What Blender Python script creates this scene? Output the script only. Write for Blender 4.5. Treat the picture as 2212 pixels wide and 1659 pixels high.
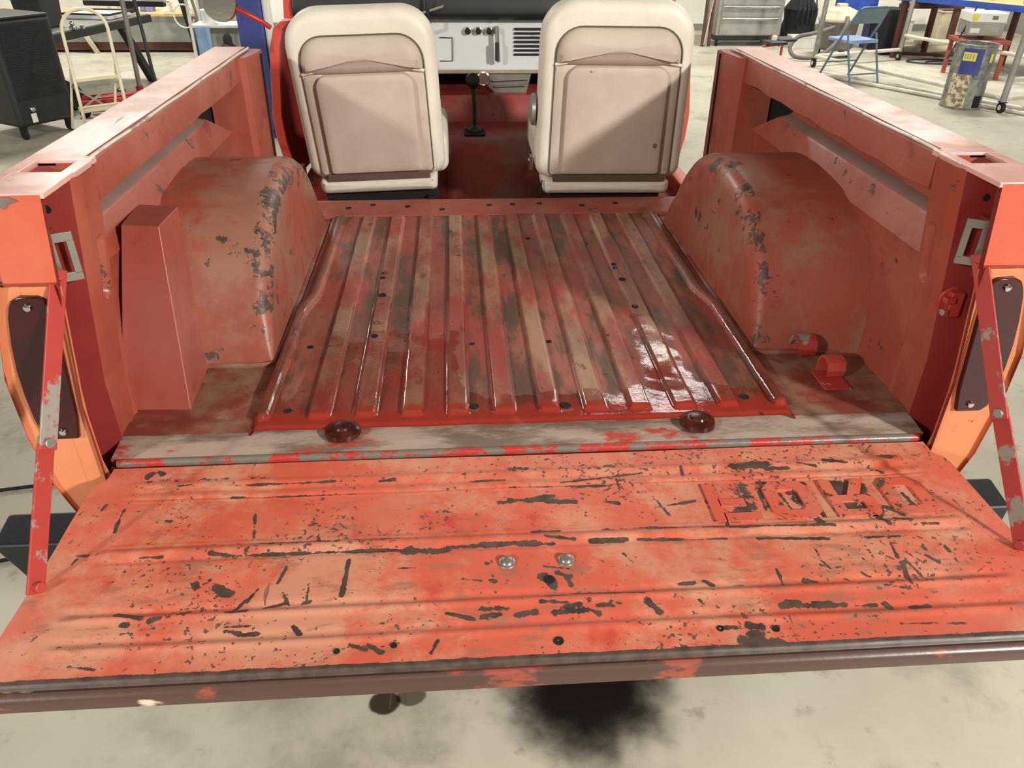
import bpy, bmesh, math, random
import numpy as np
from mathutils import Vector, Matrix
random.seed(7); rng = np.random.default_rng(7)
S = bpy.context.scene
COL = S.collection
for o in list(bpy.data.objects): bpy.data.objects.remove(o)
B = 0.77            # height of the cargo floor above the shop floor
# ------------------------------------------------------------------ camera
cd = bpy.data.cameras.new('camera'); cam = bpy.data.objects.new('camera', cd); COL.objects.link(cam)
F = Vector((0.06443476, 0.84890656, -0.52460063)); R = Vector((0.99754286, -0.0692804, 0.01041525)); U = R.cross(F)
m = Matrix((R, U, -F)).transposed().to_4x4(); m.translation = Vector((-0.1314, -1.3805, 0.8783 + B)); cam.matrix_world = m
cd.sensor_width = 36; cd.lens = 1667.57 / 2212 * 36; cd.clip_start = 0.02
S.camera = cam
# ------------------------------------------------------------------ view, world, lamps
S.view_settings.view_transform = 'Standard'; S.view_settings.look = 'None'
S.view_settings.gamma = 1; S.view_settings.use_curve_mapping = False
S.view_settings.exposure = -1.85
w = bpy.data.worlds.new('world'); S.world = w; w.use_nodes = True
w.node_tree.nodes['Background'].inputs[0].default_value = (1, .95, .86, 1); w.node_tree.nodes['Background'].inputs[1].default_value = .3
def area(name, loc, target, sx, sy, power, col=(1, .975, .93)):
    l = bpy.data.lights.new(name, 'AREA'); l.shape = 'RECTANGLE'; l.size = sx; l.size_y = sy; l.energy = power; l.color = col
    o = bpy.data.objects.new(name, l); COL.objects.link(o); o.location = loc
    o.rotation_euler = (Vector(target) - Vector(loc)).to_track_quat('-Z', 'Y').to_euler(); return o
area('lamp_rear_left', (-6.3, -5.8, 4.5), (0, 0, .8), .5, .5, 1550)
area('lamp_rear_right', (5.5, -5.8, 4.5), (0, 0, .8), .5, .5, 3250)
area('lamp_mid_left', (-4.6, 3.2, 4.9), (-4.6, 3.2, 0), 1.2, .3, 120)
area('lamp_mid_right', (4.8, 3.2, 4.9), (4.8, 3.2, 0), 1.2, .3, 120)
area('lamp_far_left', (-4.2, 8.6, 4.9), (-4.2, 8.6, 0), 2.4, .5, 1250)
area('lamp_far_mid', (2.3, 6.7, 4.9), (2.3, 6.9, 0), 1.2, .3, 150)
area('lamp_far_right', (5.2, 8.4, 4.9), (5.2, 8.4, 0), 2.4, .5, 1250)
area('lamp_over_rear', (0, -3.4, 4.9), (0, -3.4, 0), 2.4, .5, 60)

# ================================================================== helpers
def srgb(r, g, b):
    f = lambda c: (c / 255 / 12.92) if c / 255 <= .04045 else ((c / 255 + .055) / 1.055) ** 2.4
    return (f(r), f(g), f(b), 1)
class N:
    """tiny node-tree writer"""
    def __init__(s, name):
        s.m = bpy.data.materials.new(name); s.m.use_nodes = True; s.t = s.m.node_tree; s.b = s.t.nodes['Principled BSDF']
        s.co = s.t.nodes.new('ShaderNodeTexCoord').outputs['Object']
    def n(s, t, **k):
        o = s.t.nodes.new(t)
        for a, b in k.items(): setattr(o, a, b)
        return o
    def put(s, inp, v):
        if isinstance(v, bpy.types.NodeSocket): s.t.links.new(v, inp)
        else: inp.default_value = v
    def noise(s, scale, detail=5, rough=.6, stretch=None, off=(0, 0, 0), dist=0):
        mp = s.n('ShaderNodeMapping'); s.put(mp.inputs['Vector'], s.co); mp.inputs['Location'].default_value = off
        mp.inputs['Scale'].default_value = stretch or (1, 1, 1)
        o = s.n('ShaderNodeTexNoise'); s.put(o.inputs['Vector'], mp.outputs[0])
        o.inputs['Scale'].default_value = scale; o.inputs['Detail'].default_value = detail; o.inputs['Roughness'].default_value = rough
        o.inputs['Distortion'].default_value = dist
        return o.outputs['Fac']
    def ramp(s, v, lo, hi, a=0., b=1.):
        o = s.n('ShaderNodeMapRange'); o.interpolation_type = 'SMOOTHSTEP'; s.put(o.inputs[0], v)
        for i, x in enumerate((lo, hi, a, b)): o.inputs[i + 1].default_value = x
        return o.outputs[0]
    def math(s, op, a, b=0.):
        o = s.n('ShaderNodeMath', operation=op); s.put(o.inputs[0], a); s.put(o.inputs[1], b); return o.outputs[0]
    def mix(s, f, a, b):
        o = s.n('ShaderNodeMix', data_type='RGBA'); s.put(o.inputs[0], f); s.put(o.inputs[6], a); s.put(o.inputs[7], b); return o.outputs[2]
    def attr(s, name):
        return s.n('ShaderNodeAttribute', attribute_name=name).outputs['Fac']
    def bump(s, h, d=.002, st=.5):
        o = s.n('ShaderNodeBump'); s.put(o.inputs['Height'], h); o.inputs['Distance'].default_value = d; o.inputs['Strength'].default_value = st
        s.put(s.b.inputs['Normal'], o.outputs[0])
    def done(s, col, rough=.5, metal=0., spec=.5):
        s.put(s.b.inputs['Base Color'], col); s.put(s.b.inputs['Roughness'], rough); s.put(s.b.inputs['Metallic'], metal)
        s.b.inputs['Specular IOR Level'].default_value = spec
        return s.m
def plain(name, c, rough=.5, metal=0., var=.12, sc=6, spec=.5):
    k = N(name); a = tuple(x * (1 - var * 1.6) for x in c[:3]) + (1,); b = tuple(min(1, x * (1 + var)) for x in c[:3]) + (1,)
    f = k.ramp(k.noise(sc, 6), .3, .7)
    k.bump(k.noise(sc * 12, 3), .0008, .2)
    return k.done(k.mix(f, a, b), rough, metal, spec)
def painted(name, base, faded, deep, chip=srgb(86, 70, 61), amount=.30, csc=16, rough=.42, fade=(.45, .65), attr=None, coat=0., tan=None, specks=False, rag=1.1):
    """old enamel: faded and deep patches, chips down to dark metal, small scratches"""
    k = N(name)
    c = k.mix(k.ramp(k.noise(2.6, 7, .62), fade[0], fade[1]), base, faded)
    c = k.mix(k.ramp(k.noise(9, 6, .65, off=(3, 1, 2)), .56, .72, 0, .8), c, deep)
    if tan is not None: c = k.mix(k.ramp(k.noise(4.2, 8, .72, off=(5, 5, 1)), .46, .62, 0, .8), c, tan)
    h = k.noise(csc, 8, .62, off=(7, 2, 4))
    chipm = k.ramp(h, 1 - amount - .015, 1 - amount + .015)
    sc = k.ramp(k.noise(60, 3, .5, stretch=(1, .12, 1), off=(1, 6, 2)), .70, .73)
    chipm = k.math('MAXIMUM', chipm, k.math('MULTIPLY', sc, k.ramp(k.noise(3, 3, off=(2, 2, 9)), .5, .62)))
    if attr:
        nz = k.math('ADD', k.math('MULTIPLY', k.math('SUBTRACT', k.noise(62, 6, .75, dist=.4), .5), rag), k.math('MULTIPLY', k.math('SUBTRACT', k.noise(17, 3, .5, off=(3, 8, 1)), .5), rag * .9))
        chipm = k.math('MAXIMUM', chipm, k.ramp(k.math('ADD', k.attr(attr), nz), .47, .53))
    if specks:
        sp_ = k.math('ADD', k.noise(95, 4, .6, off=(4, 4, 4)), k.math('MULTIPLY', k.math('SUBTRACT', k.noise(4.5, 5, .6, off=(6, 1, 4)), .5), .6))
        chipm = k.math('MAXIMUM', chipm, k.math('MULTIPLY', k.ramp(sp_, .64, .665), .9))
        st_ = k.math('ADD', k.noise(26, 6, .7, stretch=(.5, 1.6, 1), off=(7, 4, 9)), k.math('MULTIPLY', k.math('SUBTRACT', k.noise(3, 3, .5, off=(1, 7, 7)), .5), .4))
        c = k.mix(k.ramp(st_, .56, .66, 0, .6), c, srgb(150, 104, 84))
    chipc = k.mix(k.ramp(k.noise(30, 5), .4, .65), chip, tuple(x * .55 for x in chip[:3]) + (1,))
    c = k.mix(chipm, c, chipc)
    k.bump(k.math('ADD', k.math('MULTIPLY', chipm, -1.), k.math('MULTIPLY', k.noise(40, 4), .25)), .0012, .55)
    r = k.ramp(k.noise(7, 5, off=(9, 9, 9)), .3, .7, rough - .08, rough + .12)
    return k.done(c, r)

# palette of the truck
RED = srgb(176, 66, 54); ORANGE = srgb(214, 96, 60)
M = {}
M['side'] = painted('side_paint', srgb(158, 74, 56), srgb(166, 90, 72), srgb(130, 50, 42), amount=.33, csc=14)
M['gate'] = painted('tailgate_paint', srgb(206, 94, 70), srgb(210, 122, 98), srgb(186, 64, 52), amount=.30, csc=26, attr='chip', tan=srgb(206, 148, 118), specks=True)
M['rail'] = painted('rail_glare_paint', srgb(226, 172, 160), srgb(230, 190, 180), srgb(210, 140, 126), amount=.27, csc=18, rough=.22)  # faded paint, paled further with the glare of the rail tops painted in
M['jamb'] = painted('jamb_shade_paint', srgb(128, 38, 34), srgb(136, 46, 40), srgb(108, 30, 28), amount=.27, csc=16)  # body red darkened, with the shade of the recess put into the colour
M['wheelhouse'] = painted('wheelhouse_paint', srgb(160, 78, 59), srgb(144, 82, 66), srgb(134, 50, 42), amount=.34, csc=11, attr='chip', tan=srgb(150, 110, 90), rag=1.7)
M['outer'] = painted('outer_paint', srgb(194, 86, 62), srgb(200, 102, 76), srgb(184, 74, 54), amount=.26, csc=12)
M['lower'] = painted('lower_panel_paint', srgb(208, 126, 84), srgb(212, 136, 94), srgb(198, 108, 70), amount=.27, csc=22)
M['box'] = painted('filler_box_paint', srgb(158, 78, 64), srgb(160, 88, 76), srgb(138, 58, 50), amount=.30, csc=16)
M['bright'] = painted('bright_red_paint', srgb(196, 68, 56), srgb(190, 84, 70), srgb(160, 42, 38), amount=.3, csc=16)
M['cab'] = painted('cab_shade_paint', srgb(150, 52, 46), srgb(140, 60, 52), srgb(116, 34, 32), amount=.3, csc=12, tan=srgb(130, 92, 76))  # red taken darker so the footwell shade sits in the paint itself
M['dust'] = plain('dust_film', srgb(136, 104, 94), .7, 0, .06, 9)
M['wornlip'] = (lambda k: k.done(k.mix(k.ramp(k.noise(9, 6, .6), .36, .46), srgb(176, 150, 140), srgb(228, 224, 214)), .3, .3))(N('worn_bright_edge'))
M['dark'] = plain('black_paint', srgb(30, 31, 34), .5)
M['void'] = plain('black_shadowed_steel', srgb(16, 14, 14), .8)
M['steel'] = plain('grey_steel', srgb(150, 146, 138), .35, .6)
M['chrome'] = plain('chrome', srgb(215, 215, 212), .12, 1.0, .05)
M['blackplastic'] = plain('black_plastic', srgb(34, 36, 37), .42)
M['rubber'] = plain('black_rubber', srgb(24, 24, 25), .75)
M['strap'] = (lambda k: k.done(k.mix(k.ramp(k.noise(14, 6, .6, stretch=(1, .6, .6)), .54, .57), srgb(176, 62, 54), srgb(150, 142, 132)), .45, .1))(N('strap_worn_paint'))
M['seat'] = (lambda k: (k.bump(k.noise(320, 3), .0006, .35), k.done(k.mix(k.ramp(k.noise(5, 5), .35, .75), srgb(220, 212, 196), srgb(206, 196, 178)), .48))[1])(N('cream_vinyl'))
def seatpanel(spots):
    k = N('taupe_vinyl_panel'); c = k.mix(k.ramp(k.noise(5, 6), .3, .75), srgb(192, 178, 162), srgb(176, 160, 145))
    if spots: c = k.mix(k.ramp(k.noise(15, 6, .6, off=(2, 2, 2)), .66, .70), c, srgb(120, 96, 72))
    k.bump(k.noise(420, 2), .0006, .4); return k.done(c, .6)
M['seatpanel'] = seatpanel(False); M['seatpanel_dirty'] = seatpanel(True)
M['seam'] = plain('seat_seam', srgb(96, 76, 62), .7)
M['dash'] = (lambda k: k.done(k.mix(k.ramp(k.noise(7, 7, .65), .54, .68, 0, .7), srgb(196, 198, 196), srgb(140, 134, 122)), .4, .15))(N('grey_dash_paint'))
M['lens'] = (lambda k: k.done(k.mix(k.ramp(k.noise(8, 4), .3, .7), srgb(62, 8, 16), srgb(48, 6, 12)), .22))(N('dark_red_lens'))
M['white'] = plain('white_wall_paint', srgb(236, 232, 220), .6, 0, .04, 1.5)
M['greywall'] = plain('grey_wall_sheet', srgb(150, 146, 138), .7, 0, .04, 1.5)
M['ceilingmat'] = plain('ceiling_sheet', srgb(120, 116, 108), .8, 0, .04, 1.5)
M['grime'] = plain('wet_rusty_grime', srgb(74, 30, 24), .18, 0, .4, 30)
M['cream'] = plain('cream_enamel', srgb(226, 218, 186), .35, 0, .05)
M['blue'] = plain('blue_steel_paint', srgb(50, 62, 128), .4)
M['benchblue'] = plain('bright_blue_paint', srgb(52, 84, 170), .4)
M['chairblue'] = plain('blue_grey_paint', srgb(92, 112, 128), .4)
M['chairseat'] = plain('pale_blue_vinyl', srgb(130, 156, 196), .5)
M['greymetal'] = plain('galvanised_metal', srgb(150, 150, 142), .4, .3)
M['redpaint'] = plain('red_enamel', srgb(170, 36, 34), .35)
M['green'] = plain('green_plastic', srgb(22, 92, 62), .3)
M['wood'] = (lambda k: k.done(k.mix(k.ramp(k.noise(6, 5, .6, stretch=(1, 8, 8)), .3, .7), srgb(226, 196, 140), srgb(196, 158, 104)), .6))(N('plywood'))
M['darkwood'] = plain('dark_brown_wood', srgb(92, 52, 38), .6)
M['tan'] = plain('tan_plastic', srgb(206, 196, 166), .5)
M['whitebox'] = plain('white_plastic', srgb(222, 222, 216), .45, 0, .05)
M['lightblue'] = plain('light_blue_fabric', srgb(140, 172, 208), .7)
M['hose'] = plain('grey_hose_rubber', srgb(112, 106, 100), .6)
M['pipe'] = plain('white_painted_pipe', srgb(206, 202, 186), .45)
M['paper'] = plain('printed_paper', srgb(120, 120, 170), .6, 0, .4, 20)
M['drum'] = plain('dull_drum_steel', srgb(132, 134, 130), .5, .3, .3, 9)
M['fieldprint'] = plain('faded_field_print', srgb(132, 140, 122), .6, 0, .25, 14)
M['orangecart'] = plain('orange_red_paint', srgb(156, 72, 52), .45)
M['yellow'] = plain('yellow_print', srgb(220, 206, 80), .5)

class MB:
    def __init__(s): s.v = []; s.f = []
    def add(s, vs, fs):
        k = len(s.v); s.v += [tuple(v) for v in vs]; s.f += [tuple(i + k for i in f) for f in fs]; return s
    def box(s, c, d, rz=0, M4=None):
        x, y, z = [t / 2 for t in d]; vs = []
        for sx, sy, sz in ((-1, -1, -1), (1, -1, -1), (1, 1, -1), (-1, 1, -1), (-1, -1, 1), (1, -1, 1), (1, 1, 1), (-1, 1, 1)):
            p = Vector((sx * x, sy * y, sz * z))
            if M4 is not None: p = M4 @ p
            if rz: p = Matrix.Rotation(rz, 3, 'Z') @ p
            vs.append(p + Vector(c))
        return s.add(vs, [(0, 3, 2, 1), (4, 5, 6, 7), (0, 1, 5, 4), (1, 2, 6, 5), (2, 3, 7, 6), (3, 0, 4, 7)])
    def b2(s, x0, x1, y0, y1, z0, z1):
        return s.box(((x0 + x1) / 2, (y0 + y1) / 2, (z0 + z1) / 2), (abs(x1 - x0), abs(y1 - y0), abs(z1 - z0)))
    def bar(s, a, b, wx, wy, up=(0, 0, 1)):
        a = Vector(a); b = Vector(b); d = b - a; L = d.length; z = d.normalized(); x = Vector(up).cross(z)
        if x.length < 1e-4: x = Vector((1, 0, 0)).cross(z)
        x.normalize(); y = z.cross(x); return s.box((a + b) / 2, (wx, wy, L), M4=Matrix((x, y, z)).transposed())
    def cyl(s, a, b, r, n=16, r2=None):
        a = Vector(a); b = Vector(b); r2 = r if r2 is None else r2; z = (b - a).normalized(); x = z.orthogonal().normalized(); y = z.cross(x); vs = []
        for p, q in ((a, r), (b, r2)):
            for i in range(n): t = 2 * math.pi * i / n; vs.append(p + (x * math.cos(t) + y * math.sin(t)) * q)
        return s.add(vs, [(i, (i + 1) % n, n + (i + 1) % n, n + i) for i in range(n)] + [tuple(range(n))[::-1], tuple(range(n, 2 * n))])
    def tube(s, pts, r, n=10, closed=False):
        P = [Vector(p) for p in pts]; k = len(P); vs = []; x = None
        for i, p in enumerate(P):
            t = (P[(i + 1) % k] - P[i - 1]) if closed else (P[min(i + 1, k - 1)] - P[max(i - 1, 0)])
            t.normalize(); x = (t.orthogonal() if x is None else x - t * x.dot(t)).normalized(); y = t.cross(x)
            for j in range(n): a = 2 * math.pi * j / n; vs.append(p + (x * math.cos(a) + y * math.sin(a)) * r)
        fs = []
        for i in range(k if closed else k - 1):
            for j in range(n): a = i * n; b = ((i + 1) % k) * n; fs.append((a + j, a + (j + 1) % n, b + (j + 1) % n, b + j))
        if not closed: fs += [tuple(range(n))[::-1], tuple(range((k - 1) * n, k * n))]
        return s.add(vs, fs)
    def lathe(s, prof, c=(0, 0, 0), n=24, axis='z'):
        vs = []
        for r, z in prof:
            for i in range(n):
                t = 2 * math.pi * i / n; a, b = r * math.cos(t), r * math.sin(t)
                p = (a, b, z) if axis == 'z' else ((a, z, b) if axis == 'y' else (z, a, b)); vs.append(Vector(p) + Vector(c))
        k = len(prof); fs = [(j * n + i, j * n + (i + 1) % n, (j + 1) * n + (i + 1) % n, (j + 1) * n + i) for j in range(k - 1) for i in range(n)]
        return s.add(vs, fs + [tuple(range(n)), tuple(range((k - 1) * n, k * n))])
    def prism(s, poly, a0, a1, axis='y'):
        """poly in the other two axes (x,z / y,z / x,y), extruded a0..a1 along axis"""
        def P(p, a): return (p[0], a, p[1]) if axis == 'y' else ((a, p[0], p[1]) if axis == 'x' else (p[0], p[1], a))
        n = len(poly); vs = [P(p, a0) for p in poly] + [P(p, a1) for p in poly]
        return s.add(vs, [(i, (i + 1) % n, n + (i + 1) % n, n + i) for i in range(n)] + [tuple(range(n))[::-1], tuple(range(n, 2 * n))])
    def loft(s, rings, closed=True, caps=False):
        n = len(rings[0]); vs = [p for r in rings for p in r]; fs = []
        for k in range(len(rings) - 1):
            for i in range(n if closed else n - 1): fs.append((k * n + i, k * n + (i + 1) % n, (k + 1) * n + (i + 1) % n, (k + 1) * n + i))
        if caps: fs += [tuple(range(n))[::-1], tuple(range((len(rings) - 1) * n, len(rings) * n))]
        return s.add(vs, fs)
    def ring(s, outer, inner, z0, z1):
        n = len(outer); k = [[(p[0], p[1], z) for p in q] for q, z in ((outer, z0), (outer, z1), (inner, z1), (inner, z0))]
        return s.loft(k + [k[0]])
    def build(s, name, mat, parent=None, loc=None, bevel=0, seg=2, smooth=None, kind=None, label=None, off=(0, 0, 0)):
        me = bpy.data.meshes.new(name); me.from_pydata(s.v, [], s.f)
        bm = bmesh.new(); bm.from_mesh(me); bmesh.ops.recalc_face_normals(bm, faces=bm.faces); bm.to_mesh(me); bm.free()
        return link(name, me, mat, parent, loc, bevel, seg, smooth, kind, label)
def link(name, me, mat, parent=None, loc=None, bevel=0, seg=2, smooth=None, kind=None, label=None):
    me.materials.append(M[mat] if isinstance(mat, str) else mat)
    o = bpy.data.objects.new(name, me); COL.objects.link(o)
    if parent: o.parent = parent
    if loc: o.location = loc
    if smooth is None: smooth = True
    if smooth:
        me.shade_smooth()
        md = o.modifiers.new('b', 'BEVEL') if bevel else None
        if md: md.width = bevel; md.segments = seg; md.limit_method = 'ANGLE'; md.angle_limit = math.radians(35); md.harden_normals = True
        if not bevel:
            bm = bmesh.new(); bm.from_mesh(me)
            for e in bm.edges:
                if len(e.link_faces) == 2 and e.calc_face_angle(0) > math.radians(38): e.smooth = False
            bm.to_mesh(me); bm.free()
    if kind: o['kind'] = kind
    if label: o['label'] = label
    return o
def thing(name, label, cat, loc=(0, 0, 0), rz=0, group=None):
    o = bpy.data.objects.new(name, None); COL.objects.link(o); o.location = loc; o.rotation_euler = (0, 0, rz)
    o.empty_display_size = .1; o['label'] = label; o['category'] = cat
    if group: o['group'] = group
    return o
def grid(xs, ys, Z):
    """numpy height grid -> mesh; Z[j,i]"""
    nx, ny = len(xs), len(ys); X, Y = np.meshgrid(xs, ys); co = np.stack([X, Y, Z], -1).reshape(-1, 3)
    i, j = np.meshgrid(np.arange(nx - 1), np.arange(ny - 1)); a = (j * nx + i).reshape(-1)
    q = np.stack([a, a + 1, a + nx + 1, a + nx], -1)
    me = bpy.data.meshes.new('g'); me.vertices.add(len(co)); me.vertices.foreach_set('co', co.ravel())
    me.loops.add(q.size); me.loops.foreach_set('vertex_index', q.ravel()); me.polygons.add(len(q))
    me.polygons.foreach_set('loop_start', np.arange(0, q.size, 4)); me.update(calc_edges=True)
    return me
def setattr_(me, name, a):
    t = me.attributes.new(name, 'FLOAT', 'POINT'); t.data.foreach_set('value', np.ascontiguousarray(a, dtype=np.float32).ravel())
def sst(a, lo, hi):
    t = np.clip((a - lo) / (hi - lo), 0, 1); return t * t * (3 - 2 * t)
def rrect(x0, x1, z0, z1, r, n=5):
    """rounded rectangle outline; r = radius or 4 radii (bl, br, tr, tl)"""
    r = (r,) * 4 if not isinstance(r, (tuple, list)) else r; out = []
    for (cx, cz, a0, q) in ((x0 + r[0], z0 + r[0], 180, r[0]), (x1 - r[1], z0 + r[1], 270, r[1]), (x1 - r[2], z1 - r[2], 0, r[2]), (x0 + r[3], z1 - r[3], 90, r[3])):
        for k in range(n + 1): t = math.radians(a0 + 90 * k / n); out.append((cx + q * math.cos(t), cz + q * math.sin(t)))
    return out

# ================================================================== the shop
k = N('concrete')
c = k.mix(k.ramp(k.noise(.55, 8, .6), .36, .66), srgb(176, 170, 152), srgb(202, 197, 178))
c = k.mix(k.ramp(k.noise(2.4, 8, .65, off=(3, 3, 3)), .50, .70, 0, .75), c, srgb(146, 142, 126))
c = k.mix(k.ramp(k.noise(11, 7, .6, off=(1, 4, 3)), .58, .72, 0, .5), c, srgb(126, 120, 104))
c = k.mix(k.ramp(k.noise(5, 4, .5, off=(8, 4, 3)), .69, .72, 0, .5), c, srgb(120, 112, 96))
k.bump(k.noise(60, 5), .0015, .3)
M['concrete'] = k.done(c, k.ramp(k.noise(1.3, 5), .3, .7, .32, .6), 0, .4)
mb = MB(); mb.b2(-9, 9, -8, 12.2, -.12, 0); mb.build('floor', 'concrete', kind='structure', smooth=False)
MB().b2(-9, 9, 12, 12.2, 0, 5.2).build('wall_back', 'white', kind='structure', smooth=False)
MB().b2(-9.2, -9, -8, 12.2, 0, 5.2).build('wall_left', 'greywall', kind='structure', smooth=False)
MB().b2(9, 9.2, -8, 12.2, 0, 5.2).build('wall_right', 'greywall', kind='structure', smooth=False)
MB().b2(-9, 9, -8.2, -8, 0, 5.2).build('wall_front', 'greywall', kind='structure', smooth=False)
MB().b2(-9.2, 9.2, -8.2, 12.2, 5.2, 5.35).build('ceiling', 'ceilingmat', kind='structure', smooth=False)

# black patch and oil spots on the concrete (kept as thin, irregular films lying on the slab)
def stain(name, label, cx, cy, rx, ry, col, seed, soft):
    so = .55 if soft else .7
    k = N(name + '_film'); mp = k.n('ShaderNodeMapping'); k.put(mp.inputs['Vector'], k.co); mp.inputs['Scale'].default_value = (1 / rx, 1 / ry, 0)
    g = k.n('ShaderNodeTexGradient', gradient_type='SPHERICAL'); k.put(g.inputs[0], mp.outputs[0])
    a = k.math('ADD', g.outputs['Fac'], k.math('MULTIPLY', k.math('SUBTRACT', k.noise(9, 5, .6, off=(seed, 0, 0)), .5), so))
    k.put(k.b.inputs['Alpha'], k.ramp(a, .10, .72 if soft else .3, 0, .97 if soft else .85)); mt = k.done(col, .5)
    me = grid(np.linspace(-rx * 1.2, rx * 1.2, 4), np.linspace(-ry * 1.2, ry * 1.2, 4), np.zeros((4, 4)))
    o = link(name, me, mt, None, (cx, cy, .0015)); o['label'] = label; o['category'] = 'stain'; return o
stain('black_patch', 'large soft-edged black patch on the floor below the open tailgate', .155, -.17, .30, .25, srgb(20, 12, 8), 3, True)  # near-black patch that fades out towards an uneven edge
stain('oil_spot', 'small dark oil spot on the floor, left of the big black patch', -.342, -.174, .045, .04, srgb(58, 48, 34), 5, False)
stain('oil_spot', 'fainter grey-brown oil spot touching the right of the small dark one', -.275, -.16, .045, .035, srgb(100, 94, 78), 8, False)

# ================================================================== THE TRUCK
T = thing('pickup_truck', 'worn salmon-red open truck tub with its tailgate down and two cream seats', 'truck')
def part(mb, name, mat, parent=None, bevel=0, **k):
    """top-level part of the truck: coordinates measured from the cargo floor"""
    return mb.build(name, mat, parent or T, loc=None if parent else (0, 0, B), bevel=bevel, **k)

# ---- ribbed cargo floor
xs = np.arange(-.556, .5561, .0028); ys = np.concatenate([np.arange(-.104, .14, .003), np.arange(.14, 1.146, .005)])
X, Y = np.meshgrid(xs, ys)
cent = [s * c for s in (-1, 1) for c in (.047, .141, .235, .329, .422)]
rib = np.zeros_like(X)
for c0 in cent: rib = np.maximum(rib, 1 - sst(np.abs(X - c0), .017, .0245))
endf = sst(Y, -.078, -.062) * (1 - sst(Y, 1.105, 1.12))
rib *= endf
xr = .512 + .022 * (1 - sst(Y, .385, .53))
oridge = np.clip(1 - ((np.abs(X) - xr) / .017) ** 2, 0, 1) ** .6 * endf
inner_drop = sst(np.abs(X), xr - .05, xr - .03) * 0
Z = .009 * rib + .013 * oridge
Z -= .010 * sst(np.abs(X), .540, .552); Z -= .004 * (1 - sst(Y, -.1, -.09))
dent = np.exp(-(((X - .30) / .07) ** 2 + ((Y - .06) / .06) ** 2))
lump = np.sin(X * 52 + 1.5 * np.sin(Y * 21)) * np.cos(Y * 37 + np.sin(X * 33))
Z += dent * (.0022 * lump - .004); Z += .0007 * np.sin(X * 31 + Y * 17) * np.sin(Y * 43)
for (dx, dy, r_, d_) in ((-.336, .50, .022, -.007), (.318, .36, .018, -.006), (-.108, -.04, .014, -.003), (.082, -.045, .016, -.004), (-.45, .8, .02, -.003)):
    Z += d_ * np.exp(-(((X - dx) ** 2 + (Y - dy) ** 2) / r_ ** 2))
me = grid(xs, ys, Z); setattr_(me, 'raised', rib)
wet = np.zeros_like(X)
wet += (1 - sst(Y, .27, .30)) * sst(X, -.5, -.46) * (1 - sst(X, -.2, -.08)) * .95
wet += (1 - sst(Y, .42, .50)) * (rib < .5) * sst(X, -.48, -.4) * (1 - sst(X, -.2, -.1)) * .5
wet += (1 - sst(Y, .40, .50)) * (rib > .03) * (rib < .97) * (1 - sst(X, -.05, .1)) * .9
wet += (1 - sst(Y, -.03, .05)) * .6 + np.exp(-((X - .33) / .08) ** 2) * (1 - sst(Y, .1, .6)) * .7 + np.exp(-((np.abs(X) - xr) / .02) ** 2) * (1 - sst(Y, .3, .7)) * .8
setattr_(me, 'wet', np.clip(wet, 0, 1)); setattr_(me, 'ridge', oridge)
k = N('ribbed_floor_paint')
c = k.mix(k.ramp(k.noise(5, 7, .6), .38, .62), srgb(158, 62, 52), srgb(136, 70, 58))
ra = k.attr('raised')
tanm = k.ramp(k.noise(3.2, 8, .66, stretch=(2.2, .8, 1), off=(4, 2, 2)), .43, .60)
c = k.mix(k.math('MULTIPLY', tanm, k.ramp(ra, .2, .9, .28, .95)), c, srgb(164, 126, 100))
gr = k.ramp(k.noise(3.4, 8, .7, stretch=(3, .75, 1), off=(1, 3, 5)), .46, .60)
c = k.mix(k.math('MULTIPLY', gr, k.ramp(ra, .0, .8, .92, .28)), c, srgb(82, 62, 48))
c = k.mix(k.ramp(k.noise(9, 6, .6, stretch=(2, 1, 1), off=(6, 3, 1)), .62, .70, 0, .8), c, srgb(70, 58, 50))
y = k.n('ShaderNodeSeparateXYZ'); k.put(y.inputs[0], k.co)
lip = k.math('ADD', k.ramp(y.outputs[1], -.10, .03, 1, 0), k.math('MULTIPLY', k.noise(14, 6), 1.0))
c = k.mix(k.ramp(lip, 1.02, 1.25, 0, .85), c, srgb(176, 60, 46))
c = k.mix(k.ramp(k.math('MULTIPLY', k.attr('ridge'), k.noise(20, 5)), .2, .5, 0, .8), c, srgb(112, 74, 58))
sp = k.ramp(k.noise(45, 5, .6), .66, .69); c = k.mix(sp, c, srgb(70, 48, 40))
wt = k.attr('wet'); wm = k.ramp(k.math('ADD', wt, k.math('MULTIPLY', k.math('SUBTRACT', k.noise(12, 6), .5), .8)), .42, .55)
wetc = k.mix(.5, c, srgb(104, 20, 14)); c = k.mix(wm, c, wetc)
k.bump(k.math('ADD', k.math('MULTIPLY', k.noise(26, 6, .6), .8), k.math('MULTIPLY', sp, -.5)), .0022, .5)
M['ribbed'] = k.done(c, k.ramp(wm, 0, 1, .45, .09))
FL = link('ribbed_floor', me, 'ribbed', T, (0, 0, B))
# bolt and drain holes through it: little open eyelets with a dark bore
for (hx, hy, hz, r_) in ((-.341, .60, .009, .006), (-.339, .632, .009, .006), (-.336, .50, .003, .009), (-.336, .328, .009, .007), (-.336, .26, .009, .007), (.086, .904, 0, .006), (.077, .228, 0, .006), (-.488, -.04, 0, .007), (-.108, -.04, -.002, .008), (.082, -.046, -.002, .009),
                         (.466, -.037, 0, .008), (-.105, .226, 0, .005), (.26, .849, 0, .006), (.313, .667, .009, .006), (.313, .64, .009, .006), (.318, .56, .009, .008), (.318, .39, .009, .007), (-.483, .229, 0, .006)):
    e = MB().lathe([(r_ * 1.25, -.001), (r_ * 1.2, .0012), (r_, .0012), (r_ * .9, .0002), (r_ * .2, .0001)], (hx, hy, hz), 14).build('drain_hole', 'void', FL)
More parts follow.
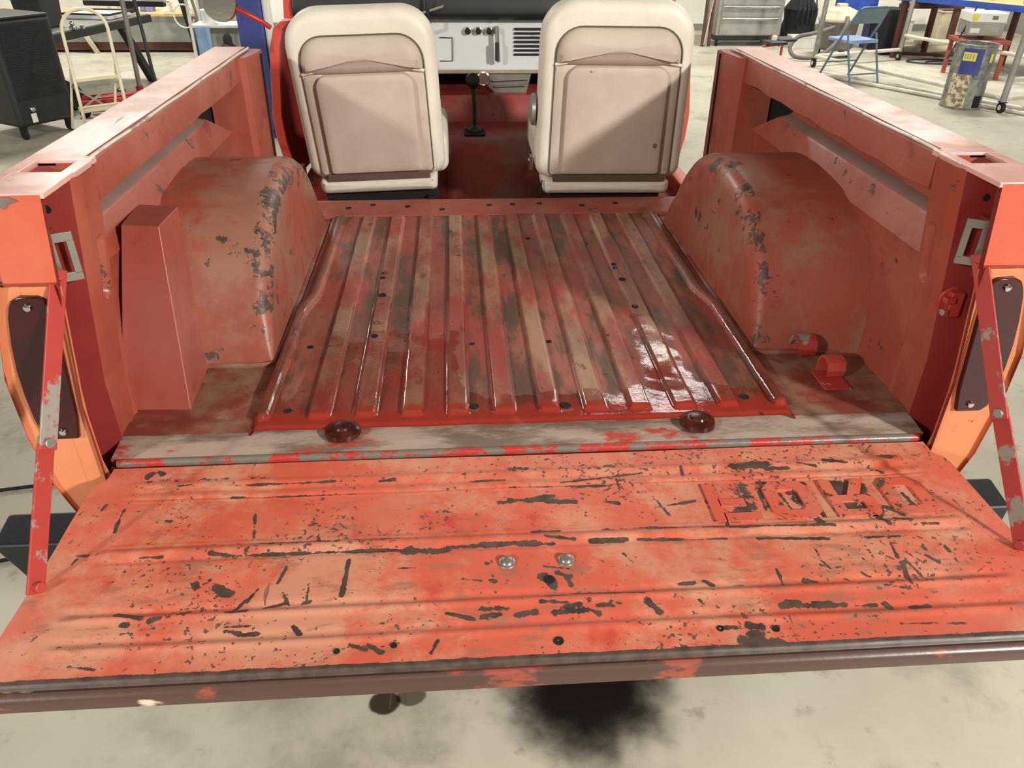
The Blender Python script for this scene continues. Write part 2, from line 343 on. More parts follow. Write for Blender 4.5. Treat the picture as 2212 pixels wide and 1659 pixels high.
# wet rust-caked bolt heads at the rear sill
for hx, hy in ((-.37, -.108), (.344, -.114)):
    mb = MB().lathe([(.036, -.012), (.034, -.003), (.024, .002), (.018, .002), (.015, .006), (.006, .007)], (hx, hy, .002), 24)
    b_ = part(mb, 'sill_bolt', 'grime', label='rusty bolt head caked in dirt on the sill')
# ---- flat floor beside the ribs, cross member, sill
k = N('side_floor_paint')
c = k.mix(k.ramp(k.noise(7, 7, .65), .42, .62), srgb(122, 58, 48), srgb(134, 104, 84))
c = k.mix(k.ramp(k.noise(5, 6, .6, off=(2, 9, 3)), .56, .64), c, srgb(112, 38, 32))
c = k.mix(k.ramp(k.noise(17, 6, .6, off=(2, 1, 3)), .60, .68), c, srgb(88, 66, 52))
k.bump(k.noise(30, 6), .002, .4); M['sidefloor'] = k.done(c, .42)
for s in (-1, 1):
    xs = np.linspace(.55, .83, 40); ys = np.linspace(-.1, 1.29, 120); X, Y = np.meshgrid(xs, ys)
    Z = -.009 + .0012 * np.sin(X * 60 + 2) * np.sin(Y * 26) - .004 * (np.abs(Y + .045) < .006)
    me = grid(xs * s if s > 0 else -xs[::-1], ys, Z if s > 0 else Z[:, ::-1]); link('side_floor', me, 'sidefloor', T, (0, 0, B))
part(MB().b2(-.72, .72, 1.125, 1.29, -.05, .004), 'cross_member', 'side', bevel=.006)
for hx, hy in ((-.183, 1.175), (-.5, 1.2), (-.42, 1.23), (-.3, 1.21), (.06, 1.22), (.154, 1.225), (.3, 1.2), (.42, 1.22), (-.02, 1.215)):
    part(MB().lathe([(.010, -.001), (.0095, .0015), (.006, .0015), (.002, .0005)], (hx, hy, .0045), 12), 'bolt_hole', 'void')
k = N('sill_paint')
c = k.mix(k.ramp(k.noise(8, 7, .66, stretch=(.6, 2, 1)), .40, .58), srgb(118, 100, 86), srgb(168, 150, 134))
c = k.mix(k.ramp(k.noise(6, 7, .66, stretch=(.7, 1.6, 1), off=(3, 3, 3)), .56, .64), c, srgb(176, 66, 52))
k.bump(k.noise(40, 6), .002, .4); M['sill'] = k.done(c, k.ramp(k.noise(9, 4), .4, .6, .3, .5))
part(MB().prism([(-.16, -.03), (-.16, -.020), (-.09, -.013), (-.09, -.03)], -.80, .80, 'x'), 'rear_sill', 'sill')
k = N('sill_lip_paint'); c = k.mix(k.ramp(k.noise(22, 8, .72, stretch=(.6, 1, 1)), .49, .54), srgb(176, 56, 48), srgb(112, 108, 98))
k.bump(k.noise(50, 6), .002, .5); M['silllip'] = k.done(c, .3)
part(MB().tube([(-.785, -.168, -.024), (-.4, -.168, -.0235), (0, -.168, -.023), (.4, -.168, -.0235), (.785, -.168, -.024)], .0085, 10), 'sill_lip', 'silllip')
part(MB().b2(-.80, .80, -.178, -.09, -.20, -.034), 'rear_valance', 'jamb')

# ---- tailgate, lying open
CH = "-547 -426 -512 -433 4;-512 -433 -312 -434 3;-312 -434 -234 -435 3;-234 -438 -162 -440 8;-162 -433 -60 -430 4;-60 -430 13 -433 4;-475 -407 -358 -410 2;-315 -409 -244 -408 2;-547 -284 -327 -285 2;-547 -252 -333 -250 2;-71 -324 -20 -319 6;-20 -319 27 -312 5;-382 -375 -375 -410 2;-322 -454 -323 -494 3;-323 -494 -325 -528 3;-455 -506 -465 -532 2;-496 -330 -486 -390 2;-100 -470 -99 -472 5;-9 -508 2 -528 8;12 -499 31 -510 6;24 -510 31 -531 5;-8 -484 32 -491 2;-51 -284 136 -290 2;43 -277 199 -257 2;-53 -316 63 -332 5;378 -247 439 -245 10;438 -256 480 -257 5;503 -243 535 -253 3;176 -407 498 -421 2;77 -432 136 -431 4;156 -432 304 -439 2;359 -443 470 -449 3;476 -310 477 -363 7;477 -363 479 -409 7;410 -295 479 -302 5;439 -329 448 -388 5;320 -309 317 -414 3;317 -414 386 -416 3;554 -305 557 -342 5;663 -340 673 -393 4;587 -404 596 -422 5;616 -409 638 -414 4;613 -373 637 -394 4;555 -370 562 -390 5;403 -320 398 -371 2;653 -424 681 -426 3;355 -362 359 -381 5;-164 -573 -123 -587 3;-112 -569 -73 -569 6;-109 -582 -85 -581 7;-59 -583 -34 -579 6;-22 -561 18 -564 3;-2 -583 47 -580 6;14 -573 36 -570 7;64 -572 89 -575 6;54 -581 64 -588 4;140 -566 155 -590 5;26 -545 139 -553 3;-12 -551 24 -549 2;-301 -623 -278 -632 5;-277 -624 -255 -638 5;-256 -628 -239 -625 3;-177 -624 -186 -644 3;-653 -547 -614 -556 4;-600 -562 -587 -557 4;-561 -552 -547 -548 4;-638 -567 -632 -567 4;-521 -498 -498 -511 6;-552 -492 -550 -496 5;-534 -485 -533 -486 3;-485 -550 -454 -508 2;-488 -552 -464 -551 3;-438 -545 -411 -538 2;-415 -517 -402 -541 2;-383 -540 -370 -536 3;-378 -498 -376 -540 2;-488 -580 -452 -580 2;-484 -587 -465 -591 4;-458 -594 -437 -593 3;-388 -584 -376 -597 4;-761 -417 -743 -418 3;-761 -437 -757 -418 2;-686 -638 -646 -645 2;-721 -363 -723 -333 3;-723 -333 -724 -306 2;-761 -308 -759 -293 3;-713 -217 -709 -209 7;-696 -204 -690 -210 5;-647 -339 -635 -340 3;344 -589 385 -590 5;356 -580 376 -583 3;395 -590 444 -591 6;451 -593 490 -594 2;507 -594 508 -599 5;546 -603 569 -601 6;519 -558 560 -566 3;444 -475 444 -501 3;444 -501 450 -517 3;450 -517 469 -516 2;364 -514 363 -545 2;401 -539 419 -543 4;574 -513 565 -557 4;581 -507 598 -553 2;575 -469 572 -500 2;398 -446 477 -451 3;533 -452 599 -452 3;509 -633 604 -637 2;280 -623 301 -627 4;243 -625 260 -626 4;260 -651 319 -657 8;280 -641 294 -642 6;148 -272 150 -306 3;210 -332 223 -373 3;119 -334 139 -338 4;203 -353 278 -339 2;277 -245 276 -266 3;497 -528 508 -538 2;99 -404 195 -405 2;-20 -404 28 -404 3;2 -419 49 -426 4;-118 -264 -58 -262 2;-287 -254 -262 -250 3;-95 -510 -89 -514 3;-241 -477 -212 -477 2;-139 -505 -110 -511 2;86 -566 99 -572 4;222 -570 226 -579 2;-653 -250 -626 -246 2;198 -535 224 -534 3;239 -532 252 -540 3;639 -265 655 -277 4;559 -239 601 -248 4;581 -330 600 -344 3;-659 -429 -623 -429 2;-418 -463 -426 -498 2;124 -464 141 -491 2;745 -365 748 -391 2;664 -479 665 -490 4;621 -498 635 -515 2"
strokes = np.array([[float(t) / 1000 for t in s_.split()] for s_ in CH.split(';')])
xs = np.arange(-.802, .8021, .003); ys = np.arange(-.672, -.1879, .0027)[::-1][::-1]; X, Y = np.meshgrid(xs, ys)
chip = np.zeros_like(X)
for x0, y0, x1, y1, w_ in strokes:
    bx = (X > min(x0, x1) - .04) & (X < max(x0, x1) + .04) & (Y > min(y0, y1) - .04) & (Y < max(y0, y1) + .04)
    px, py = X[bx], Y[bx]; dx, dy = x1 - x0, y1 - y0; L2 = max(dx * dx + dy * dy, 1e-8)
    t = np.clip(((px - x0) * dx + (py - y0) * dy) / L2, 0, 1); d = np.hypot(px - x0 - t * dx, py - y0 - t * dy)
    ww = max(w_, .0028); chip[bx] = np.maximum(chip[bx], np.clip(.84 - .33 * d / ww, 0, 1) * (1 if w_ > .0025 else .86))
for (lx0, lx1) in ((.300, .382), (.408, .496), (.520, .604), (.627, .709)):
    dx_ = np.maximum(np.maximum(lx0 - X, X - lx1), 0); dy_ = np.maximum(np.maximum(-.398 - Y, Y + .298), 0); dd_ = np.hypot(dx_, dy_)
    chip = np.maximum(chip, np.where((dd_ < .012), (.50 if lx0 < .6 else .36) * (1 - dd_ / .014) + .02, 0)); inner_ = (dd_ == 0); chip = np.where(inner_, np.maximum(chip, .42), chip)
hingeband = np.exp(-((Y + .232) / .012) ** 2) * (.38 + .2 * np.sin(X * 9 + 1)); chip = np.maximum(chip, hingeband * .8)
chip = np.maximum(chip, 1.2 * sst(-Y, .652, .662))
Z = np.zeros_like(X)
def ridge(y0, hw, h): return h * np.exp(-((Y - y0) / hw) ** 2)
side = 1 - sst(np.abs(X), .70, .75)
Z += side * (ridge(-.243, .008, .0022) - ridge(-.262, .006, .0015) + ridge(-.418, .009, .0036) - ridge(-.404, .004, .0012) - ridge(-.436, .005, .0018)
      + ridge(-.541, .007, -.0028) + ridge(-.556, .007, .0032) + ridge(-.597, .008, -.0024) + ridge(-.612, .007, .0026) - ridge(-.283, .0035, .0022))
band = sst(Y, -.401, -.395) * (1 - sst(Y, -.292, -.286)) * side; Z -= .0018 * band
Z += .0012 * np.sin(X * 7 + 1) * np.sin(Y * 22 + 2) + .0006 * np.sin(X * 23) * np.sin(Y * 51)
for (bx, by) in ((-.067, -.471), (.029, -.471)): Z -= .0035 * np.exp(-(((X - bx) ** 2 + (Y - by) ** 2) / .026 ** 2))
Z -= .004 * np.exp(-(((X + .6) / .05) ** 2 + ((Y + .53) / .03) ** 2))
Z -= .0035 * np.exp(-(((X + .49) / .03) ** 2 + ((Y + .51) / .035) ** 2))
hid = (np.abs(X) > .787) & (Y > -.235)
edge = .802 - .018 * sst(Y, -.245, -.22); Xc = np.clip(X, -edge, edge)
Z -= .012 * sst(-Y, .662, .672)
me = grid(xs, ys, Z); cc = np.stack([Xc, Y, Z], -1).reshape(-1, 3); me.vertices.foreach_set('co', cc.ravel()); setattr_(me, 'chip', chip)
TG = bpy.data.objects.new('tailgate', None); COL.objects.link(TG); TG.parent = T; TG.location = (0, 0, B - .02)
TG['label'] = 'lowered tailgate in scratched salmon-red paint'
def gpart(mb, name, mat, **k): return mb.build(name, mat, TG, **k)
link('inner_skin', me, 'gate', TG)
k = N('worn_edge_paint'); c = k.mix(k.ramp(k.noise(9, 7, .6, stretch=(.5, 1, 1)), .56, .60), srgb(84, 62, 54), srgb(150, 74, 58))
c = k.mix(k.ramp(k.noise(5, 6, .6, stretch=(.5, 1, 1), off=(3, 3, 3)), .63, .66), c, srgb(214, 196, 172)); k.bump(k.noise(50, 4), .001, .3)
M['wornedge'] = k.done(c, .3)
prof = [(-.668, -.008), (-.674, -.005), (-.681, -.008), (-.685, -.015), (-.685, -.030), (-.680, -.034), (-.660, -.034), (-.660, -.010)]
gpart(MB().prism(prof, -.80, .80, 'x'), 'rolled_edge', 'wornedge')
gpart(MB().b2(-.795, .795, -.662, -.20, -.034, -.012), 'outer_skin', 'outer')
for s in (-1, 1): gpart(MB().prism([(-.672, -.034), (-.672, -.004), (-.25, -.001), (-.25, -.034)], s * .797, s * .803, 'x'), 'side_flange', 'gate')
gpart(MB().b2(-.803, -.797, -.63, -.53, -.03, -.002), 'latch_slot', 'void')
for bx in (-.067, .029):
    gpart(MB().lathe([(.015, -.004), (.0135, -.001), (.011, -.0005), (.010, .0005), (.0085, .004), (.004, .0055), (.001, .0058)], (bx, -.471, 0), 20), 'bolt', 'steel')
for (hx, hy, r_) in ((-.003, -.515, .0085), (-.003, -.635, .0075), (.237, -.627, .0055), (.319, -.632, .0055), (-.239, -.628, .0045), (-.319, -.634, .0045)):
    gpart(MB().lathe([(r_ * 1.1, -.001), (r_, .0016), (r_ * .75, .0012), (r_ * .2, .0006)], (hx, hy, 0), 14), 'drain_hole', 'void')
# stamped letters: the word reads upside down seen from above the open gate
yb, yt = -.298, -.398; st = .021
def ly(t): return yb + (yt - yb) * t     # t=0 foot, t=1 head of the letter
def oct_(x0, x1, t0, t1, r, sq=False):
    y0, y1 = ly(t0), ly(t1); r2 = r
    if sq: return [(x0, y0), (x0, y0), (x1 - r, y0), (x1, y0 - r2), (x1, y1 + r2), (x1 - r, y1), (x0, y1), (x0, y1)]
    return [(x0, y0 - r2), (x0 + r, y0), (x1 - r, y0), (x1, y0 - r2), (x1, y1 + r2), (x1 - r, y1), (x0 + r, y1), (x0, y1 + r2)]
def lbar(mb, x0, x1, t0, t1): mb.b2(x0, x1, ly(t0), ly(t1), -.003, .0016)
x0 = .300; f_ = MB(); lbar(f_, x0, x0 + st, 0, 1); lbar(f_, x0 + st - .002, x0 + .082, .80, 1); lbar(f_, x0 + st - .002, x0 + .066, .42, .61)
x0 = .408; o_ = MB().ring(oct_(x0, x0 + .088, 0, 1, .018), oct_(x0 + .025, x0 + .063, .22, .78, .006), -.003, .0016)
x0 = .520; r2_ = MB(); lbar(r2_, x0, x0 + st, 0, 1); lbar(r2_, x0 + st, x0 + .070, .82, 1); lbar(r2_, x0 + st, x0 + .070, .44, .61)
r2_.prism([(x0 + .060, ly(.44)), (x0 + .070, ly(.44)), (x0 + .082, ly(.54)), (x0 + .082, ly(.90)), (x0 + .070, ly(1)), (x0 + .060, ly(1))], -.003, .0017, 'z')
r2_.prism([(x0 + .036, ly(.46)), (x0 + .060, ly(.46)), (x0 + .086, ly(0)), (x0 + .062, ly(0))], -.003, .0015, 'z')
x0 = .627; d_ = MB().ring(oct_(x0, x0 + .082, 0, 1, .016, False), oct_(x0 + .023, x0 + .057, .22, .78, .006, False), -.003, .0016)
k = N('letter_paint'); M['letter'] = painted('letter_paint', srgb(206, 88, 66), srgb(210, 112, 90), srgb(186, 62, 50), amount=.38, csc=34, specks=True)
for g in (f_, o_, r2_, d_): gpart(g, 'embossed_letter', 'letter')

# ---- body sides
OUT = [(-.34, .79), (-.22, .82), (-.14, .872), (-.05, .902), (.06, .916), (.18, .917), (.30, .892), (.345, .872), (.36, .866), (.44, .864), (.500, .864), (.5035, .862)]
def outer_x(z):
    for (z0, x0), (z1, x1) in zip(OUT, OUT[1:]):
        if z <= z1: return x0 + (x1 - x0) * max(0, (z - z0) / (z1 - z0))
    return OUT[-1][1]
for s in (-1, 1):
    side = 'left' if s < 0 else 'right'
    BS = bpy.data.objects.new('body_side', None); COL.objects.link(BS); BS.parent = T; BS.location = (0, 0, B)
    def P(mb, name, mat, **k):
        if s < 0: mb.v = [(-x, y, z) for x, y, z in mb.v]
        return mb.build(name, mat, BS, **k)
    # outer skin with rear quarter face
    zs = [q[0] for q in OUT]
    ring = lambda y, dx=0: [(outer_x(z) + dx, y, z) for z in zs]
    mb = MB(); mb.loft([ring(-.195, -.004), ring(-.185), ring(.2), ring(1.27)], closed=False); P(mb, 'outer_skin', 'outer')
    # rear face above crease and lower face round the lamp
    def jx(z): return .800 - .045 * max(0, min(1, (z - .12) / .4)) if z > .12 else .800
    up = [z for z in (.362, .44, .504)]
    mb = MB(); mb.loft([[(jx(z), -.198, z) for z in up], [(outer_x(z) - .012, -.200, z) for z in up], [(outer_x(z), -.190, z) for z in up]], closed=False)
    mb.add([(jx(.362), -.198, .362), (outer_x(.362) - .004, -.200, .362), (outer_x(.345) - .01, -.186, .350), (jx(.35), -.186, .350)], [(0, 1, 2, 3)])
    P(mb, 'rear_face', 'outer')
    lampin = lambda z: float(np.interp(z, [.055, .1, .25, .318, .329, .335], [.824, .815, .802, .799, .804, .814]))
    lampout = lambda z: float(np.interp(z, [.055, .066, .10, .15, .20, .25, .30, .318, .329, .335], [.872, .884, .889, .890, .888, .881, .870, .863, .856, .844]))
    zl = [.350, .3355, .335, .329, .318, .30, .25, .2, .15, .1, .066, .055, .0545, .04, 0, -.05, -.10, -.16]
    mb = MB()
    for a, b in zip(zl, zl[1:]):
        for fn0, fn1 in (((lambda z: jx(z) if z > .0 else .80 - (0 - z) * .15), (lambda z: lampin(z) if .055 <= z <= .335 else .84)), ((lambda z: lampout(z) if .055 <= z <= .335 else .84), (lambda z: outer_x(z)))):
            mb.add([(fn0(a), -.186, a), (fn1(a), -.187, a), (fn1(b), -.187, b), (fn0(b), -.186, b)], [(0, 1, 2, 3)])
    P(mb, 'lamp_surround', 'lower')
    mb = MB(); zs2 = [.328, .30, .25, .2, .15, .1, .062]
    zs2 = [.335, .332, .329, .324, .318, .30, .25, .2, .15, .1, .066, .055]; poly = [(lampout(z), z) for z in zs2] + [(lampin(z), z) for z in zs2[::-1]]
    TL = P(MB().prism(poly, -.196, -.170, 'y'), 'tail_lamp', 'lens', bevel=.003, label='dark red tail lamp lens')
    for sx, sz in ((.832, .318), (.846, .072)):
        mb = MB().lathe([(.0065, 0), (.006, -.004), (.002, -.0055), (.0005, -.0055)], (s * sx, -.1965, sz), 14, 'y'); mb.build('screw', 'chrome', TL)
    # jamb recess (box section behind the mouth)
    zj = [-.10, 0, .12, .2, .3, .4, .5]
    A = lambda z: (jx(z) if z > .12 else .80)
    prof_ = lambda z: [(A(z), -.198, z), (A(z) + .004, -.18, z), (A(z) + .042, -.165, z), (A(z) + .042, -.118, z), (A(z) + .01, -.108, z), (A(z) - .004 * 0 - .004, -.104, z)]
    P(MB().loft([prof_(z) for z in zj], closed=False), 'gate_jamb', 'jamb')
    pb = lambda z: [(A(z) - .004, -.104, z)] + [(A(z) - .013 * min(1, max(0, z) * 3), yy, z) for yy in np.linspace(-.084, -.022, 26)] + [(A(z) - .004, -.015, z), (A(z) + .055, -.013, z)]
    rows = [pb(z) for z in np.linspace(-.02, .5, 150)]
    for r_ in rows:
        for q_ in range(1, 27):
            x_, yy, z = r_[q_]; d_ = max(abs(yy + .047) - 0., 0); dz_ = max(abs(z - .325) - .045, 0); dd = math.hypot(d_, dz_)
            r_[q_] = (x_ + .012 * (1 - float(sst(np.array(dd), .009, .0165))), yy, z)
    P(MB().loft(rows, closed=False), 'rear_post', 'side')
    # top rail: flat top, inner face with rolled lip, cut open at the rear for the stake pocket
    for nm, a0, a1 in (('top_rail', .012, 1.25),):
        poly = [(.765, .430), (.765, .492), (.769, .500), (.775, .5035), (.866, .505), (.872, .500), (.872, .44), (.866, .44), (.866, .498), (.778, .497), (.771, .490), (.771, .430)]
        mb = MB(); n_ = len(poly); R_ = []
        for yy in np.linspace(a0, a1, 14):
            R_.append([(px + .0012 * math.sin(yy * 21 + s), yy, pz + (.0022 * math.sin(yy * 33 + s) if pz < .44 else 0) - (.0 if yy < 1.2 else .004)) for px, pz in poly])
        mb.loft(R_, caps=True); P(mb, nm, 'rail' if False else 'railmix' if 'railmix' in M else 'side')
    P(MB().b2(.773, .8655, .012, 1.25, .5037, .5052), 'rail_cap', 'rail', bevel=.0006)
    P(MB().tube([(.7645, yy, .5025 + .0008 * math.sin(yy * 19)) for yy in np.linspace(.0, 1.25, 22)], .0034, 8), 'rail_lip', 'wornlip')
    # rear corner cap with the stake pocket hole: four strips round the opening
    mb = MB(); mb.b2(.755, .866, -.012, .014, .495, .505); mb.b2(.752, .864, -.198, -.085, .498, .5065); mb.b2(.752, .775, -.085, -.012, .495, .505); mb.b2(.842, .866, -.085, -.012, .495, .505)
    P(mb, 'corner_cap', 'rail', bevel=.001)
    mb = MB(); mb.b2(.773, .844, -.087, -.010, .40, .402); mb.b2(.773, .775, -.087, -.01, .40, .50); mb.b2(.842, .844, -.087, -.01, .40, .50); mb.b2(.773, .844, -.087, -.085, .40, .50); mb.b2(.773, .844, -.012, -.010, .40, .50)
    P(mb, 'stake_pocket', 'box')
    P(MB().lathe([(.007, .0), (.006, -.0015), (.003, -.001), (.001, -.0008)], (.795, -.117, .455), 12, 'y'), 'jamb_hole', 'void')
    # inner panel: recess, ledge, sloped bead, wall
    def end_(z): return 1.10 - max(0, z - .28) * 2.0
    prof2 = [(.866, .47), (.864, .366), (.842, .354), (.837, .346), (.811, .286), (.815, .276), (.824, .20), (.812, .05), (.800, -.012)]
    mb = MB(); mb.loft([[(x_, -.016, z_) for x_, z_ in prof2], [(x_, .5, z_) for x_, z_ in prof2], [(x_, min(1.14, end_(z_)) if z_ < .45 else .80, z_) for x_, z_ in prof2]], closed=False)
    P(mb, 'inner_panel', 'side')
    P(MB().prism([(.8645, .3675), (.841, .3555), (.839, .3525), (.8645, .3635)], .0, .93, 'y'), 'dusty_ledge', 'dust')
    P(MB().b2(.8645, .867, .5, 1.28, -.05, .495), 'outer_liner', 'void')
    # front post
    fp = lambda z: [(.858, 1.085, z), (.757, 1.085, z), (.741, 1.10, z), (.727, 1.20, z), (.730, 1.262, z), (.745, 1.270, z), (.858, 1.270, z)]
    P(MB().loft([fp(z) for z in (-.05, .2, .44, .4965)], caps=True), 'front_post', 'side')
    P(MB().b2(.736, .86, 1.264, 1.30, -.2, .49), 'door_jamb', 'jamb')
    P(MB().bar((.7225, 1.225, .49), (.7265, 1.225, .0), .003, .006), 'seam', 'void')
    # rocker and cowl side in front of the door opening
    P(MB().prism([(.80, -.30), (.90, -.30), (.90, -.13), (.84, -.10), (.80, -.10)], 1.27, 2.13, 'y'), 'rocker', 'outer', bevel=.01)
    cs = [(.485, .765), (.475, .835), (.45, .865), (.38, .888), (.289, .900), (.10, .919), (0, .913), (-.09, .896), (-.16, .88)]
    mb = MB(); mb.loft([[(x_ - .040, 2.155, z_) for z_, x_ in cs], [(x_ - .038, 2.135, z_) for z_, x_ in cs], [(x_ - .004, 2.130, z_) for z_, x_ in cs], [(x_, 2.140, z_) for z_, x_ in cs], [(x_, 3.95, z_) for z_, x_ in cs]], closed=False)
    P(mb, 'cowl_side', 'bright' if s < 0 else 'outer')
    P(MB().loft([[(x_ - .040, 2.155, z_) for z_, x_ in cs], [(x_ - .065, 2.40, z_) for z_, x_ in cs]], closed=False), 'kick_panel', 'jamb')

mb = MB(); pp = [(-.864, .502), (-.800, .5015), (-.790, .496), (-.806, .492), (-.812, .484), (-.822, .488), (-.826, .474), (-.838, .480), (-.842, .462), (-.852, .470), (-.856, .455), (-.864, .452)]
mb.prism(pp, -.2012, -.199, 'y'); M['primer'] = plain('bare_primer', srgb(112, 106, 100), .5, 0, .2, 20); part(mb, 'bare_patch', 'primer', label='bare grey patch at the left rear corner')
# ---- wheel housings
AR = [(.168, -.012), (.176, .02), (.205, .085), (.245, .150), (.295, .210), (.345, .252), (.395, .282), (.46, .303), (.54, .314), (.62, .318), (.70, .314), (.78, .296), (.85, .262), (.92, .205), (.98, .140), (1.03, .072), (1.08, -.012)]
def smooth_poly(P, n=90):
    P = np.array(P); d = np.r_[0, np.cumsum(np.hypot(*np.diff(P, axis=0).T))]; t = np.linspace(0, d[-1], n)
    q = np.stack([np.interp(t, d, P[:, 0]), np.interp(t, d, P[:, 1])], 1)
    for _ in range(3): q[1:-1] = (q[:-2] + 2 * q[1:-1] + q[2:]) / 4
    return q
AO = [(.150, -.012), (.160, .030), (.182, .100), (.212, .165), (.255, .218), (.305, .258), (.365, .286), (.43, .300), (.50, .306), (.58, .311), (.66, .313), (.74, .306), (.82, .284), (.90, .240), (.97, .175), (1.03, .090), (1.08, -.012)]
ar = smooth_poly(AR); ao = smooth_poly(AO)
tg_ = np.gradient(ar, axis=0); tg_ /= np.hypot(tg_[:, 0], tg_[:, 1])[:, None]; nrm = np.stack([-tg_[:, 1], tg_[:, 0]], 1)
for s in (-1, 1):
    cols = []; Rf = .042
    sec = [(.86, 0)] + [(x_, 0) for x_ in (.80, .76, .72, .68, .64, .62, .60)]
    vs = []; chipv = []
    xin = .557
    # cross-section across the housing: flat crown, fillet, inner cheek down to the arch centre line
    for i, (yy, zz) in enumerate(ar):
        fade = min(1, min(i, len(ar) - 1 - i) / 14 + .12)
        row = []
        rr = Rf * fade
        for x_ in (.86, .80, .74, .68, .64, .615): row.append((x_, 0.0, 0.0 if x_ > .63 else .14))
        for a_ in np.linspace(0, 90, 9): row.append((xin + rr - rr * math.sin(math.radians(a_)), rr - rr * math.cos(math.radians(a_)), .42 if 5 < a_ < 80 else .24))
        for kx, (x_, d_, ch) in enumerate(row):
            crease = .0025 * math.exp(-((yy - .42) / .012) ** 2) + .0025 * math.exp(-((yy - .66) / .012) ** 2) if x_ > .60 else 0
            w_o = max(0., min(1., (x_ - .60) / .19)); by_ = yy * (1 - w_o) + ao[i, 0] * w_o; bz_ = zz * (1 - w_o) + ao[i, 1] * w_o; p = (by_ - nrm[i, 0] * (d_ + crease), bz_ - nrm[i, 1] * (d_ + crease)); vs.append((s * x_, p[0], max(p[1], -.012))); chipv.append(ch * (1 if .1 < yy < .85 else .6))
        # cheek: go toward the base point
        by = .62 + (yy - .62) * 1.0
        for t in (.25, .5, .75, 1.0):
            p = vs[-1] if False else (s * xin, by - nrm[i, 0] * rr, max(zz - nrm[i, 1] * rr, -.012))
            z_ = p[2] * (1 - t) + (-.012) * t; vs.append((s * (xin + .0 * t), p[1], z_)); chipv.append(.12 if t < .5 else .0)
    nc = len(vs) // len(ar)
    fs = [(i * nc + j, i * nc + j + 1, (i + 1) * nc + j + 1, (i + 1) * nc + j) for i in range(len(ar) - 1) for j in range(nc - 1)]
    mb = MB().add(vs, fs); o = part(mb, 'wheel_housing', 'wheelhouse')
    setattr_(o.data, 'chip', np.array(chipv))
    # foot flange
    part(MB().tube([(s * .83, .162, -.006), (s * .58, .160, -.006), (s * .556, .17, -.006), (s * .552, .3, -.006), (s * .556, 1.08, -.006)], .007, 8), 'housing_flange', 'sidefloor')
# ---- filler box on the left, between post and wheel housing
GB = [(-.830, -.006, -.01), (-.690, -.012, -.01), (-.700, .158, -.01), (-.83, .16, -.01)]
GT = [(-.803, .150, .333), (-.722, .130, .335), (-.738, .300, .318), (-.83, .32, .318)]
mb = MB(); mb.add(GB + GT, [(0, 1, 5, 4), (1, 2, 6, 5), (2, 3, 7, 6), (3, 0, 4, 7), (4, 5, 6, 7), (0, 3, 2, 1)])
part(mb, 'filler_box', 'box', bevel=.003)
# ---- jamb hardware
for s in (-1, 1):
    # striker: folded plate with a slot
    mb = MB(); xx = s * .792
    mb.b2(xx, s * .835, -.150, -.118, .340, .425)
    SK = part(mb, 'striker_bracket', 'jamb', bevel=.002)
    c0 = Vector((s * .774, -.150, .385)); Mx = Matrix.Rotation(math.radians(-s * 28), 3, 'Z')
    mb = MB()
    for (dx, dz, wx, wz) in ((0, .034, .040, .016), (0, -.034, .040, .016), (-.014, 0, .012, .06), (.014, 0, .012, .06)):
        mb.box(c0 + Mx @ Vector((dx, 0, dz)), (wx, .006, wz), M4=Mx)
    mb.build('striker_plate', 'steel', SK, bevel=.0015)
    mb = MB(); mb.tube([(s * .800, -.13, .345), (s * .797, -.15, .350), (s * .792, -.16, .338), (s * .794, -.15, .322)], .0055, 8); mb.build('hook', 'jamb', SK)
# ---- tailgate straps, two flat links each with a folding joint
for s in (-1, 1):
    SB = bpy.data.objects.new('tailgate_strap', None); COL.objects.link(SB); SB.parent = T; SB.location = (0, 0, B)
    a = Vector((s * .782, -.172, .362)); b = Vector((s * .795, -.330, .142)); c_ = Vector((s * .786, -.492, -.012))
    def strap(p, q, nm, off):
        d = (q - p).normalized(); ax = Vector((1, -.55 * 0, 0)); Mx = Matrix.Rotation(math.radians(s * 40), 3, 'Z')
        x = Mx @ Vector((1, 0, 0)); x = (x - d * x.dot(d)).normalized(); y_ = d.cross(x)
        MM = Matrix((x, y_, d)).transposed(); mid = (p + q) / 2 + x * off
        mb = MB(); mb.box(mid, (.005, .028, (q - p).length + .022), M4=MM); mb.build(nm, 'strap', SB, bevel=.0012)
        return x
    x = strap(a, b, 'upper_link', 0); strap(b, c_, 'lower_link', s * .0055)
    for p in (a, b, c_): MB().cyl(p - x * .007, p + x * .009, .0085, 14).build('rivet', 'strap' if p is not b else 'steel', SB, bevel=.002)
# odd catch on the right jamb
mb = MB(); mb.box((.800, -.118, .25), (.026, .02, .05)); mb.box((.783, -.128, .262), (.022, .014, .012)); mb.box((.782, -.126, .236), (.014, .012, .012)); mb.cyl((.805, -.105, .25), (.805, -.112, .25), .032, 18)
part(mb, 'jamb_catch', 'strap', bevel=.003)
